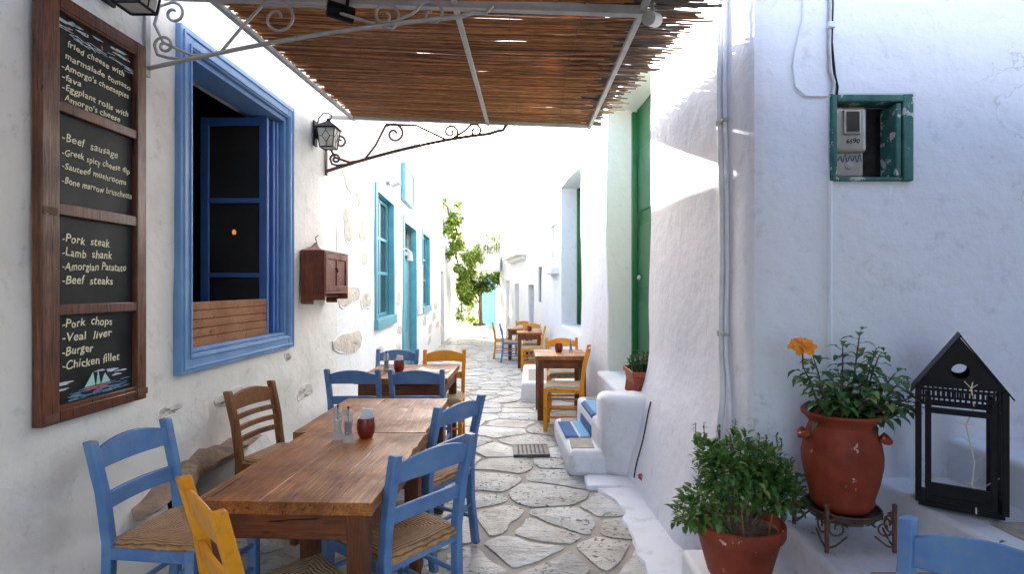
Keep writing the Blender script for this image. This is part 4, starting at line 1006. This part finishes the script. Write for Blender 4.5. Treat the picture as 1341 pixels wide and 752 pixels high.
# scrolled brackets that carry it
def bracket(y, z0, z1, x1, label, col, s=1):
    o = empty('scroll_bracket', (-1.885, y, z0), label, 'bracket', group='scrolled iron brackets')
    L = x1+1.885; H = z1-z0
    def bar(t): return (L*t, 0, H*(1-(1-t)**1.55)*.78+.02*t)
    m = MB(); m.box((.0, 0, .16), (.012, .035, .40)); m.build('wall_plate', col, o, bevel=.002)
    m = MB(); pts = [bar(k/20) for k in range(19)]+[(L*.945, 0, bar(.9)[2]+.025), (L*.98, 0, H*.88), (L, 0, H)]
    m.tube(pts, .011*s, 8); m.build('arm', col, o)
    def add(pp, r=.0075):
        q = MB(); q.tube([(a, 0, b) for a, b in pp], r*s, 6); q.build('scroll', col, o)
    z = lambda x: bar(x/L)[2]
    k = L/1.7
    add([(.34*k, z(.34*k)), (.22*k, z(.2*k)+.02), (.08, .13), (.035, .22), (.06, .31), (.12, .33)]+spiral(.13, .275, .055, .015, PI/2, -1.1, 22))
    add([(.20*k, z(.2*k)), (.10, .055), (.05, .07), (.035, .12)]+spiral(.085, .115, .05, .012, PI, -1.2, 20))
    add([(.36*k, z(.36*k)+.0), (.46*k, z(.46*k)+.10), (.56*k, H*.98)]+[(a, b) for a, b in spiral(.64*k, H*.80, .10*k, .018, PI*.75, -1.35, 34)])
    add([(.56*k, H*1.0), (.85*k, H*.98), (1.12*k, z(1.12*k)+.01)])
    add([(1.14*k, z(1.14*k))]+spiral(1.17*k, H*.84, .075*k, .014, -.35*PI, 1.35, 30))
    add([(1.18*k, z(1.18*k)), (1.30*k, H*.86)]+spiral(1.40*k, H*.86, .075*k, .014, PI*.9, -1.2, 26))
    return o
bracket(2.73, 2.585, 2.90, -.17, 'pale grey scrolled iron bracket crossing the top above the menu board', M['iron'])
bracket(5.17, 2.59, 3.03, -.19, 'dark rusty scrolled iron bracket under the far edge of the reed canopy', M['ironr'], 1.45)
# spotlights under the near beam
def spot(x, y, z, matl, label, s=1, rot=(0, 0, 0)):
    o = empty('spotlight', (x, y, z), label, 'spotlight', rot)
    m = MB(); m.tube([(-.075*s, 0, -.05*s), (-.07*s, 0, -.05*s), (.07*s, 0, -.05*s), (.075*s, 0, -.05*s)], [.038*s, .045*s, .045*s, .03*s], 16); m.build('housing', matl, o)
    m = MB(); m.tube([(.03*s, 0, -.005), (.03*s, 0, .06*s)], .009, 8); m.box((.03*s, 0, .05*s), (.05*s, .03, .02)); m.build('mount', matl, o)
spot(-.93, 2.76, 2.925, M['black'], 'black cylindrical spotlight under the near edge of the reed canopy', .9, (0, .1, .5))
spot(.63, 2.78, 2.90, M['galv'], 'pale metal spotlight at the right end of the canopy beam', .8, (0, -.3, 1.0))

# ------------------------------------------------------------------ pipes and cables
pp = empty('conduit', (0, 0, 0), 'two white painted pipes running down the right wall near the corner', 'pipe')
YP = 3.03
def onR(y, z, off): p = PR(UR(y), z); return p+Vector((-off, 0, 0))
m = MB(); m.tube([onR(YP+.05, 4.8-.2*k, .022) for k in range(19)]+[onR(YP+.05-.016*k, 1.15-.08*k, .022) for k in range(0, 7)]+[onR(YP-.03-.05*k, .62-.075*k, .025) for k in range(1, 5)], .018, 10); m.build('pipe', M['pipe'], pp)
m = MB(); m.tube([onR(YP, 4.8-.2*k, .015) for k in range(19)]+[onR(YP-.0-.026*k, 1.12-.09*k, .015) for k in range(0, 10)], .011, 8); m.build('pipe', M['pipe'], pp)
m = MB()
for z in (2.42, 1.24): p = onR(YP+.025, z, .02); m.box(p, (.03, .10, .018)); m.box(p+Vector((-.015, .03, 0)), (.02, .02, .03))
m.build('clip', M['galv'], pp, bevel=.003)
def onF(x, z, off): p = PR(UF(x), z); return p+Vector((0, -off, 0))
c1 = empty('wall_cable', (0, 0, 0), 'grey cable looping down the wall to the meter niche', 'cable', group='cables at the niche')
m = MB(); m.tube([onF(*q, .008) for q in ((1.375, 3.3), (1.375, 2.95), (1.372, 2.84), (1.34, 2.70), (1.325, 2.60), (1.34, 2.50), (1.39, 2.455), (1.50, 2.455))], .005, 6); m.build('cable', M['pipe'], c1)
c2 = empty('wall_cable', (0, 0, 0), 'thicker dark cable dropping straight into the top of the meter niche', 'cable', group='cables at the niche')
m = MB(); m.tube([onF(*q, .012) for q in ((1.505, 3.4), (1.505, 2.9), (1.503, 2.7), (1.51, 2.58), (1.53, 2.52), (1.52, 2.46))], .009, 8); m.build('cable', M['iron'], c2)
m = MB(); m.tube([onF(*q, .010) for q in ((1.522, 3.4), (1.518, 2.9), (1.516, 2.72), (1.535, 2.56), (1.55, 2.50), (1.545, 2.45))], .006, 6); m.build('cable', M['black'], c2)
m = MB(); m.box(onF(1.508, 2.80, .015), (.035, .03, .03)); m.build('clip', M['pipe'], c2, bevel=.004)
c3 = empty('conduit', (0, 0, 0), 'thin painted conduit running down from the meter niche behind the flowers', 'pipe')
m = MB(); m.tube([onF(1.515, 2.03-.1*k, .004) for k in range(14)], .012, 8); m.build('pipe', M['wall3'], c3)
c4 = empty('wall_cable', (0, 0, 0), 'thin dark cable along the plaster behind the step cheek', 'cable')
m = MB(); m.tube([onR(4.12-.004*k, .64-.055*k, .006+.001*math.sin(k)) for k in range(11)], .005, 6); m.build('cable', M['black'], c4)
oc = empty('overhead_cable', (0, 0, 0), 'overhead cable strung from the left roof across the sky', 'cable', group='overhead cables')
m = MB(); m.tube([(-2.28, 11.0, 3.65), (-2.26, 11.0, 4.2), (-1.9, 9.5, 4.65)], .012, 6); m.build('cable', M['iron'], oc)
oc = empty('overhead_cable', (0, 0, 0), 'thin overhead cable reaching the end of the left building', 'cable', group='overhead cables')
m = MB(); m.tube([(-2.69, 16.6, 4.1), (-2.3, 15, 4.6), (-1.6, 12, 5.6)], .010, 6); m.build('cable', M['iron'], oc)

# ------------------------------------------------------------------ electricity meter
em = empty('electric_meter', (1.542, 2.835, 2.052), 'old metal electricity meter standing in the green framed niche', 'meter')
m = MB(); m.bx(.0, .155, -.07, .02, .12, .345); m.prism([(0, 0), (.15, .02), (.15, .12), (0, .12)], 0, .001) if False else None
m.build('case', M['meter'], em, bevel=.022, seg=4)
m = MB(); m.bx(.008, .147, -.05, .02, .005, .13); m.build('terminal_cover', M['meter'], em, bevel=.012, seg=3)
m = MB(); m.bx(.042, .120, -.082, -.068, .205, .325); m.build('bezel', M['meter'], em, bevel=.01, seg=3)
m = MB(); m.bx(.052, .110, -.086, -.080, .217, .313); m.build('dial', M['glassd'], em, bevel=.004)
m = MB(); m.lathe([(.001, .012), (.014, .008), (.018, 0)], 14); m.build('screw', M['galv'], em, Matrix.Translation((.077, -.05, .06)) @ Matrix.Rotation(PI/2, 4, 'X'))
def scrib(s_, x, z, wdt, h, m_, y):
    o = text(s_, 0, 0, wdt, h, em, 0, m_); o.rotation_euler = (PI/2, 0, 0); o.location = (x, y, z)
scrib('6590', .055, .165, .06, .03, 'penk', -.0715)
m = MB(); m.tube([(.012+.125*k/40, -.0525, .095+.016*math.sin(k*.9)*(1-.3*math.sin(k*.31))) for k in range(41)], .0018, 4); m.build('handwriting', M['penb'], em)

# ------------------------------------------------------------------ plants
def leaf(mb, p, d, up, L, wd, col, fold=.25, curl=.2):
    d = d.normalized(); s = d.cross(up)
    if s.length < 1e-3: s = d.orthogonal()
    s.normalize(); u = s.cross(d).normalized(); mb.col = col
    c0 = mb.v(p); c1 = mb.v(p+d*L*.45+u*L*.06); c2 = mb.v(p+d*L*.8-u*L*curl*.4); c3 = mb.v(p+d*L-u*L*curl)
    l1 = mb.v(p+d*L*.35+s*wd*.5+u*wd*fold); l2 = mb.v(p+d*L*.72+s*wd*.36+u*wd*fold*.6-u*L*curl*.25)
    r1 = mb.v(p+d*L*.35-s*wd*.5+u*wd*fold); r2 = mb.v(p+d*L*.72-s*wd*.36+u*wd*fold*.6-u*L*curl*.25)
    for q in ([c0, c1, l1], [l1, c1, c2, l2], [l2, c2, c3], [c0, r1, c1], [r1, r2, c2, c1], [r2, c3, c2]): mb._f(q)
def rdir(rr): 
    while True:
        v = Vector((rr.uniform(-1, 1), rr.uniform(-1, 1), rr.uniform(-1, 1)))
        if .05 < v.length < 1: return v.normalized()
def green(rr, base, var=.35): f = rr.uniform(1-var, 1+var); return (base[0]*f*rr.uniform(.85, 1.2), base[1]*f, base[2]*f*rr.uniform(.8, 1.2))
# basil-like bush in a wide pot on the lowest stair
bp = empty('potted_plant', (.965, 2.51, .192), 'bushy green herb in a wide terracotta pot on the lowest stair', 'plant'); bp.scale = (.95, .95, .95)
m = MB(); m.lathe([(.135, 0), (.142, .01), (.192, .195), (.205, .20), (.212, .215), (.212, .255), (.205, .262), (.19, .26), (.183, .22), (.16, .21), (.001, .21)], 40, wob=.006); m.build('pot', M['terra'], bp)
m = MB(); m.lathe([(.001, .232), (.10, .228), (.186, .215)], 24, wob=.05); m.build('soil', M['soil'], bp)
rr = random.Random(21); bl = MB(); bs = MB(); bs.col = None
lobes = [(-.17, -.06, .36, .13), (-.05, .03, .44, .15), (-.10, -.05, .52, .10), (.06, -.02, .50, .13), (.03, .05, .58, .09), (.19, .0, .42, .12), (.17, .04, .52, .09), (-.24, -.03, .30, .09), (-.13, .06, .56, .08), (.10, .06, .40, .12), (.24, .02, .36, .09)]
for cx_, cy_, cz_, r_ in lobes:
    bs.tube([(cx_*.35, cy_*.4, .22), (cx_*.6, cy_*.7, .22+(cz_-.22)*.5), (cx_, cy_, cz_)], [.006, .005, .003], 5)
    for k in range(int(1750*r_)):
        d = rdir(rr); q = r_*rr.uniform(.35, 1.0); p = Vector((cx_, cy_, cz_))+Vector((d.x*q, d.y*q, d.z*q*.95)); 
        if p.z < .24: continue
        dd = (d+rdir(rr)*.7+Vector((0, 0, .25))).normalized(); L = rr.uniform(.024, .055)
        leaf(bl, p, dd, Vector((0, 0, 1)), L, L*.62, green(rr, (.075, .19, .035) if rr.random() > .3 else rr.choice([(.15, .28, .055), (.22, .26, .05), (.045, .11, .025)])), .2, .25)
for k in range(26):
    a = rr.choice(lobes); p = Vector((a[0]+rr.uniform(-.06, .06), a[1]+rr.uniform(-.05, .05), a[2]+a[3]*.8)); h = rr.uniform(.04, .085)
    bs.tube([p, p+Vector((rr.uniform(-.01, .01), 0, h))], .0022, 4)
    for j in range(9): q = p+Vector((0, 0, h*j/9)); leaf(bl, q, rdir(rr)+Vector((0, 0, .5)), Vector((0, 0, 1)), .020, .012, green(rr, (.055, .12, .035)))
bl.build('foliage', M['leaf'], bp, smooth=0, fix=False); bs.build('stem', M['bark'], bp)
for q in ([(-.02, -.12, .22), (-.035, -.13, .36)], [(.10, -.10, .22), (.115, -.11, .33)]): m = MB(); m.tube(q, .004, 6); m.build('stake', M['plank'], bp)

# hibiscus in a big jar on a wrought-iron stand
sd = empty('plant_stand', (1.43, 2.50, .36), 'rusty wrought-iron plant stand with scrolls on the second stair', 'stand')
for sx, sy in ((-1, -1), (1, -1), (1, 1), (-1, 1)):
    m = MB(); m.tube([(sx*.145, sy*.145, 0), (sx*.145, sy*.145, .20)], .0095, 6); m.sphere((sx*.145, sy*.145, .20), .012, 1); m.build('leg', M['ironr'], sd)
m = MB()
for k in range(2):
    m.tube([(.155*math.cos(2*PI*i/32), .155*math.sin(2*PI*i/32), .145+.0*k) for i in range(33)], .006, 6) if k == 0 else m.tube([(.13*math.cos(2*PI*i/32), .13*math.sin(2*PI*i/32), .11) for i in range(33)], .007, 6)
for s in (-1, 1): m.tube([(-.15, s*.06, .11), (.15, s*.06, .11)], .005, 6); m.tube([(s*.06, -.15, .112), (s*.06, .15, .112)], .005, 6)
m.build('ring', M['ironr'], sd)
for i in range(4):
    rt = Matrix.Rotation(i*PI/2, 4, 'Z')
    for s in (-1, 1):
        m = MB(); m.tube([(s*.145, -.147, .175)]+[(s*(.10-a), -.147, b) for a, b in spiral(0, .105, .045, .010, PI/2, 1.3, 26)], .0045, 5); m.build('scroll', M['ironr'], sd, rt)
        m = MB(); m.tube([(s*.06, -.147, .07), (s*.11, -.147, .03), (s*.145, -.147, .02)], .0045, 5); m.build('scroll', M['ironr'], sd, rt)
m = MB(); m.lathe([(.001, 0), (.14, .004), (.158, .018), (.162, .02), (.16, .012), (.14, -.004)], 30); m.build('saucer', M['grate'], sd, Matrix.Translation((0, 0, .120)))
hp = empty('potted_plant', (1.43, 2.50, .50), 'hibiscus with one orange flower in a tall red clay jar with handles', 'plant')
m = MB(); m.lathe([(.115, 0), (.13, .006), (.145, .03), (.148, .045), (.146, .055), (.168, .13), (.184, .21), (.186, .26), (.176, .32), (.160, .365), (.150, .39), (.152, .405), (.168, .425), (.184, .436), (.190, .446), (.186, .456), (.170, .452), (.152, .43), (.14, .40), (.001, .395)], 44, wob=.008); jar = m.build('pot', M['terra'], hp); hp.scale = (.89, .89, .96)
for a in (PI*.98, -.62):
    m = MB(); c, s_ = math.cos(a), math.sin(a); e = Vector((c, s_, 0)); t_ = Vector((-s_, c, 0))
    m.tube([e*.172+Vector((0, 0, .36))+t_*-.035, e*.192+Vector((0, 0, .345))+t_*-.03, e*.203+Vector((0, 0, .34)), e*.192+Vector((0, 0, .345))+t_*.03, e*.172+Vector((0, 0, .36))+t_*.035], [.016, .017, .018, .017, .016], 10); m.build('handle', M['terra'], hp)
m = MB(); m.lathe([(.001, .415), (.08, .41), (.143, .40)], 20, wob=.06); m.build('soil', M['soil'], hp)
rr = random.Random(5); hl = MB(); hs = MB()
tips = [(-.19, -.06, .70), (-.10, .05, .74), (-.14, -.10, .62), (-.03, -.06, .68), (.03, .05, .80), (.10, -.03, .72), (.16, .02, .78), (.20, -.05, .66), (.26, .0, .62), (.24, -.08, .54), (.05, -.13, .60), (-.06, -.13, .55), (.30, -.04, .50), (.13, -.12, .52), (.12, .08, .86), (.20, .07, .74)]
for t in tips:
    T = Vector((t[0]*1.2, t[1], .40+(t[2]-.40)*.92)); B = Vector((t[0]*.25, t[1]*.3, .40)); mid = B.lerp(T, .5)+Vector((T.x*.05, 0, -.02)); pts = [B, B.lerp(mid, .5)+Vector((0, 0, .02)), mid, mid.lerp(T, .5)+Vector((0, 0, .012)), T]
    hs.tube(pts, [.006, .005, .0045, .004, .0025], 6)
    for k in range(22):
        f_ = .22+.78*(k/21); p = (mid.lerp(T, (f_-.5)*2) if f_ > .5 else B.lerp(mid, f_*2)); a = k*2.4+rr.random()
        d = Vector((math.cos(a), math.sin(a), rr.uniform(-.35, .5))); L = rr.uniform(.06, .11)*(1.1-.35*f_)
        hs.tube([p, p+d*.02], .0015, 4); leaf(hl, p+d.normalized()*.018, d, Vector((0, 0, 1)), L, L*.62, green(rr, (.065, .17, .042) if rr.random() > .3 else rr.choice([(.13, .25, .06), (.22, .22, .05), (.04, .11, .03)])), .22, .35)
hl.build('foliage', M['leaf'], hp, smooth=0, fix=False); hs.build('stem', M['bark'], hp)
fw = MB(); fc = Vector((-.245, -.09, .765)); ax_ = Vector((-.15, -.50, .80)).normalized(); e1 = ax_.orthogonal().normalized(); e2 = ax_.cross(e1)
for ly, (n_, L0, tl) in enumerate(((6, .072, .10), (6, .062, .45), (5, .048, .9), (5, .03, 1.4))):
    for k in range(n_):
        a = 2*PI*k/n_+ly*.5; rows = []
        for i in range(6):
            t = i/5; row = []
            for j in range(5):
                s_ = (j/4-.5)*2; wd = .62*math.sin(PI*min(.92, .12+t*.75)); an = a+s_*wd*.75; rad = L0*t*(1-.10*abs(s_)); hgt = .012+L0*t*tl*.45+.006*math.sin(j*2.6+k)*t-.012*t*t
                row.append(fw.v(fc+(e1*math.cos(an)+e2*math.sin(an))*rad+ax_*hgt))
            rows.append(row)
        for A, B in zip(rows, rows[1:]):
            for j in range(4): fw._f([A[j], A[j+1], B[j+1], B[j]])
fw.build('flower', M['petal'], hp, smooth=80, fix=False)
m = MB(); m.tube([Vector((-.225, -.06, .66)), fc], .004, 6); m.build('flower_stalk', M['bark'], hp)

# trough of succulents on the sill of the green door
tp = empty('planter_box', (.985, 4.66, .592), 'ribbed terracotta trough with small green plants on the door sill', 'planter')
m = MB(); b0 = [(-.12, -.20), (.12, -.20), (.12, .20), (-.12, .20)]; z_ = [(0, .80), (.17, 1.0), (.172, 1.10), (.215, 1.12), (.215, 1.0), (.18, .98)]
prev = None
for h, s_ in z_:
    r_ = [m.v((x*s_, y*s_, h)) for x, y in b0]
    if prev:
        for i in range(4): m._f([prev[i], prev[(i+1) % 4], r_[(i+1) % 4], r_[i]])
    else: m._f(r_[::-1])
    prev = r_
m._f(prev)
for k in range(6):
    for s_ in (-1,): y_ = -.15+.06*k; m.box((s_*.112, y_, .085), (.014, .018, .15), Matrix.Rotation(.14, 3, 'Y'))
for k in range(4): x_ = -.08+.053*k; m.box((x_, -.185, .085), (.018, .014, .15), Matrix.Rotation(-.2, 3, 'X'))
m.build('trough', M['terra2'], tp, bevel=.005)
rr = random.Random(3); tl_ = MB(); ts_ = MB()
for k in range(46):
    p = Vector((rr.uniform(-.09, .09), rr.uniform(-.16, .18), .18)); h = rr.uniform(.05, .17); q = p+Vector((rr.uniform(-.03, .03), rr.uniform(-.03, .03), h)); ts_.tube([p, q], .004, 4)
    for j in range(16):
        a = j*2.4; t = j/15; leaf(tl_, p.lerp(q, t), Vector((math.cos(a), math.sin(a), .35+.6*t)), Vector((0, 0, 1)), rr.uniform(.03, .05), .022, green(rr, (.05, .12, .03)), .2, .1)
tl_.build('foliage', M['leaf'], tp, smooth=0, fix=False); ts_.build('stem', M['bark'], tp)
# the little red bloom at the foot of the cheek wall
wf = empty('weed', (.83, 3.93, .04), 'tiny red flower growing at the foot of the right wall', 'flower')
m = MB(); m.tube([(0, 0, 0), (-.005, -.01, .06), (-.02, -.01, .10)], .003, 5); m.build('stem', M['bark'], wf)
m = MB()
for k in range(24): d = rdir(rr); m.col = None; leaf(m, Vector((-.02, -.01, .105))+d*.006, d, Vector((0, 0, 1)), .02, .016, None)
m.build('flower', M['inkr'], wf, smooth=0, fix=False)

# climbing vine at the end of the left house, tree and planter behind
YG = [(.20, .34, .04), (.34, .44, .05), (.12, .24, .03), (.08, .16, .025), (.40, .46, .07)]
cv_ = empty('climbing_vine', (-2.9, 20.5, -.4), 'yellow-green vine hanging down the end of the left house', 'vine')
rr = random.Random(14); vl = MB(); vs_ = MB()
path = [(.25, -2.2, 4.6), (.32, -1.8, 4.0), (.30, -1.0, 3.3), (.40, -.2, 2.6), (.38, .6, 2.0), (.30, 1.2, 1.4), (.28, 1.6, 1.0)]
vs_.tube(path, .035, 6)
cl = []
for a, b in zip(path, path[1:]):
    for k in range(7): t = k/7; cl.append((Vector(a).lerp(Vector(b), t)+Vector((rr.gauss(.12, .16), rr.gauss(0, .3), rr.gauss(0, .2))), rr.uniform(.16, .36)))
for k in range(8): cl.append((Vector((.5+rr.uniform(0, .75), rr.uniform(-1, .8), 3.2-rr.uniform(0, .6)*.8)), .2))
for k in range(7): cl.append((Vector((.35+.12*k, 1.0+.1*k, 1.75+rr.uniform(-.15, .25))), .25))
for c, r_ in cl:
    for k in range(130):
        d = rdir(rr); p = c+d*r_*rr.uniform(.2, 1); leaf(vl, p, d+Vector((0, 0, -.7)), Vector((rr.uniform(-.4, .4), -.4, 1)), rr.uniform(.06, .12), rr.uniform(.05, .09), green(rr, rr.choice(YG)))
vl.build('foliage', M['leafy'], cv_, smooth=0, fix=False); vs_.build('stem', M['bark'], cv_)
def tree(name, loc, trunk, crowns, n, pal, label, L=(.09, .15)):
    o = empty(name, loc, label, 'tree'); rr = random.Random(len(label)); tb = MB(); lv = MB()
    for t, r_ in trunk: tb.tube(t, [r_*(1-.5*k/(len(t)-1)) for k in range(len(t))], 7)
    for (c, r_, sc) in crowns:
        for k in range(n):
            d = rdir(rr); q = r_*rr.uniform(.35, 1.05)*(1+.25*noise.noise(d*2.3+Vector(c))); p = Vector(c)+Vector((d.x*sc[0], d.y*sc[1], d.z*sc[2]))*q
            l_ = rr.uniform(*L); leaf(lv, p, d+rdir(rr)*.8, Vector((0, 0, 1)), l_, l_*.6, green(rr, rr.choice(pal)))
    tb.build('trunk', M['bark'], o); lv.build('crown', M['leafy'], o, smooth=0, fix=False); return o
DG = [(.045, .09, .02), (.07, .13, .025), (.03, .07, .016), (.16, .24, .035)]
tree('clipped_tree', (-1.88, 22.0, -.10), [([(0, 0, 0), (.06, .02, .5), (-.02, 0, 1.0), (.05, 0, 1.5)], .055), ([(.0, 0, .9), (-.3, 0, 1.4), (-.6, 0, 1.6)], .03), ([(.03, .05, .1), (-.07, .0, .6), (.05, 0, 1.1)], .03)],
     [((-.10, 0, 1.75), .45, (1.3, 1, .95)), ((.38, 0, 1.80), .38, (1.2, 1, 1)), ((-.55, 0, 1.85), .28, (1.2, 1, .9)), ((.75, .2, 2.0), .28, (1, 1, 1.0))], 620, DG, 'small dark green tree growing from the white planter at the alley end')
tree('leafy_tree', (-1.45, 24.5, -.56), [([(-.6, 0, 0), (-.62, 0, 2.2), (-.5, 0, 3.6)], .10)], [((-.1, 0, 4.0), .62, (1, 1, .9)), ((.45, 0, 4.1), .55, (1, 1, .9)), ((-.65, 0, 3.6), .40, (1, 1, 1))], 700, [(.10, .17, .035), (.16, .22, .04), (.06, .12, .025)], 'lighter green tree showing behind the balcony railing')
tp = empty('planter', (-1.88, 22.0, -.51), 'square white planter at the foot of the small tree', 'planter')
m = MB(); m.bx(-.30, .30, -.3, .3, 0, .42); m.bx(-.33, .33, -.33, .33, .38, .46); m.build('box', M['wall2'], tp, bevel=.02)
rr = random.Random(2); m = MB()
for k in range(90): d = rdir(rr); leaf(m, Vector((rr.uniform(-.25, .25), rr.uniform(-.25, .2), .47)), Vector((d.x, d.y, abs(d.z)+.3)), Vector((0, 0, 1)), .13, .06, green(rr, (.12, .10, .04)))
m.build('foliage', M['leaf'], tp, smooth=0, fix=False)
hf = empty('hanging_flowerpot', (-2.48, 26.9, .70), 'tiny red flowers hanging on the far house by the blue door', 'flower')
m = MB(); m.lathe([(.06, 0), (.09, .12), (.08, .12), (.001, .10)], 10); m.build('pot', M['inkr'], hf)
m = MB()
for k in range(60): d = rdir(rr); leaf(m, Vector((0, 0, .2))+d*.07, d, Vector((0, 0, 1)), .08, .05, green(rr, (.12, .3, .04)))
m.build('foliage', M['leaf'], hf, smooth=0, fix=False)

# ------------------------------------------------------------------ black house-shaped lantern on the third stair
ln = empty('candle_lantern', (1.855, 2.36, .562), 'large black house-shaped lantern with open sides on the third stair', 'lantern', (0, 0, -.62))
ln.scale = (.96, .96, .97); w2, d2, h2 = .148, .10, .53
m = MB(); m.bx(-w2, w2, -d2, d2, 0, .025); m.build('base', M['black'], ln, bevel=.003)
for sx in (-1, 1):
    for sy in (-1, 1): m = MB(); m.bx(sx*w2-.012, sx*w2+.012, sy*d2-.012, sy*d2+.012, .02, h2); m.build('post', M['black'], ln, bevel=.002)
for sy in (-1, 1):
    m = MB(); y_ = sy*d2
    for sx in (-1, 1): m.bx(sx*(w2-.036)-.011, sx*(w2-.036)+.011, y_-.008, y_+.008, .03, h2-.05)
    m.bx(-w2+.025, w2-.025, y_-.0075, y_+.0075, .03, .055); m.bx(-w2+.025, w2-.025, y_-.0075, y_+.0075, h2-.115, h2-.09)
    if sy < 0: m.bx(-w2+.045, w2-.045, y_-.007, y_+.007, .055, .11)
    m.build('door_frame' if sy < 0 else 'back_frame', M['black'], ln, bevel=.002)
def lattice(m, x0, x1, z0, z1, y_, ax, n_):
    for k in range(n_+1):
        q = x0+(x1-x0)*k/n_
        m.box((q, y_, (z0+z1)/2) if ax == 0 else (y_, q, (z0+z1)/2), (.008, .006, z1-z0) if ax == 0 else (.006, .008, z1-z0))
    for z in (z0, (z0+z1)/2, z1):
        c = ((x0+x1)/2, y_, z) if ax == 0 else (y_, (x0+x1)/2, z); m.box(c, (x1-x0, .0055, .010) if ax == 0 else (.0055, x1-x0, .010))
for sy in (-1, 1): m = MB(); lattice(m, -w2, w2, h2-.075, h2-.01, sy*d2, 0, 16); m.build('lattice', M['black'], ln)
for sx in (-1, 1): m = MB(); lattice(m, -d2, d2, h2-.075, h2-.01, sx*w2, 1, 9); m.build('lattice', M['black'], ln)
for sx in (-1, 1):
    for za, zb in ((.03, .06), (h2-.11, h2-.09)): m = MB(); m.bx(sx*w2-.006, sx*w2+.006, -d2+.012, d2-.012, za, zb); m.build('side_rail', M['black'], ln)
ap_ = .215
for sy in (-1, 1):
    m = MB(); n_ = 20; cxz = (0, h2+.075); hr_ = .032
    hole = [(hr_*math.cos(2*PI*k/n_+PI/2), cxz[1]+hr_*math.sin(2*PI*k/n_+PI/2)) for k in range(n_)]
    def outl(a):                                   # where a ray from the hole's centre meets the gable
        dx, dz = math.cos(a), math.sin(a); best = 9
        tri = [(-w2-.012, h2), (w2+.012, h2), (0, h2+ap_)]
        for (x1_, z1_), (x2_, z2_) in zip(tri, tri[1:]+tri[:1]):
            ex, ez = x2_-x1_, z2_-z1_; den = dx*ez-dz*ex
            if abs(den) > 1e-9:
                t = ((x1_-0)*ez-(z1_-cxz[1])*ex)/den; u = ((x1_-0)*dz-(z1_-cxz[1])*dx)/den
                if t > 0 and -1e-6 <= u <= 1+1e-6: best = min(best, t)
        return (dx*best, cxz[1]+dz*best)
    angs = sorted([2*PI*k/n_ for k in range(n_)]+[math.atan2(z-cxz[1], x) % (2*PI) for x, z in ((-w2-.012, h2), (w2+.012, h2), (0, h2+ap_))])
    for a, b in zip(angs, angs[1:]+[angs[0]+2*PI]):
        for off in (-.003, .003):
            A, B = outl(a), outl(b); y_ = sy*d2+off
            m.face([(hr_*math.cos(a), y_, cxz[1]+hr_*math.sin(a)), (hr_*math.cos(b), y_, cxz[1]+hr_*math.sin(b)), (B[0], y_, B[1]), (A[0], y_, A[1])])
    m.build('gable', M['black'], ln, fix=False)

m = MB(); L = math.hypot(w2+.03, ap_*(w2+.03)/w2); an = math.atan2(ap_, w2)
for s in (-1, 1): m.box((s*(w2+.025)/2, 0, h2+ap_/2-.006), (L, d2*2+.03, .006), Matrix.Rotation(s*an, 3, 'Y'))
m.build('roof', M['black'], ln)
lg = empty('light_string', (1.855, 2.36, .562), 'thin twisted string of tiny lights dangling inside the black lantern', 'light string', (0, 0, -.62))
rr = random.Random(8); m = MB()
pts = [(.05, -.09, .60), (.035, -.10, .52), (.045, -.09, .44), (.02, -.06, .36), (.035, -.03, .28), (.05, -.02, .20), (.04, -.06, .12), (.05, -.09, .06), (.05, -.112, .01)]
m.tube(pts, .0028, 5)
for p in pts[1:-1]:
    for s in (-1, 1): m.tube([p, (p[0]+s*rr.uniform(.015, .05), p[1], p[2]+rr.uniform(-.01, .03))], .0018, 4)
m.tube([(-.14, -.02, .20), (-.09, -.03, .12), (0, -.02, .10), (.08, -.02, .10), (.13, -.03, .15)], .0022, 5); m.tube([(-.14, .0, .10), (-.10, -.04, .05), (-.04, -.05, .06)], .0022, 5)
m.build('wire', M['paper'], lg)

# dry leaves and grit blown into the corners
rr = random.Random(77); m = MB()
spots = [(rr.uniform(1.27, 1.68), rr.uniform(2.05, 2.68), .362) for k in range(60)]+[(rr.uniform(.80, 1.2), rr.uniform(2.2, 2.7), .163) for k in range(30)]+[(rr.uniform(1.76, 2.05), rr.uniform(2.0, 2.6), .563) for k in range(14)]
spots += [(xl(y_)+.12+abs(rr.gauss(0, .10)), y_, zg(y_)+.012) for y_ in [rr.uniform(1.2, 9) for k in range(90)]]+[(rr.uniform(-.6, .5), y_, zg(y_)+.014) for y_ in [rr.uniform(2.5, 9) for k in range(70)]]
for (x, y, z) in spots:
    L = rr.choice([.006, .008, .012, .03]); d = Vector((rr.uniform(-1, 1), rr.uniform(-1, 1), rr.uniform(0, .25)))
    leaf(m, Vector((x, y, z)), d, Vector((0, 0, 1)), L, L*.5, green(rr, rr.choice([(.16, .10, .04), (.10, .07, .035), (.20, .16, .06)])))
o = m.build('debris', M['leaf'], smooth=0, fix=False); o['kind'] = 'stuff'; o['label'] = 'dry leaf scraps and grit on the steps and paving'; o['category'] = 'debris'

em.scale = (1.12, 1, 1.05)
# drain grate in the paving
o = empty('drain_grate', (.035, 4.98, .012), 'square cast iron drain grate set in the paving', 'grate', (0, 0, .05))
m = MB()
for k in range(8): q = -.13+.26*k/7; m.bx(q-.010, q+.010, -.14, .14, 0, .016); m.bx(-.14, .14, q-.010, q+.010, .001, .0145)
m.build('bars', M['grate'], o); m = MB()
m.bx(-.16, .16, -.16, -.14, -.01, .018); m.bx(-.16, .16, .14, .16, -.01, .018); m.bx(-.16, -.14, -.14, .14, -.01, .018); m.bx(.14, .16, -.14, .14, -.01, .018); m.build('rim', M['grate'], o)
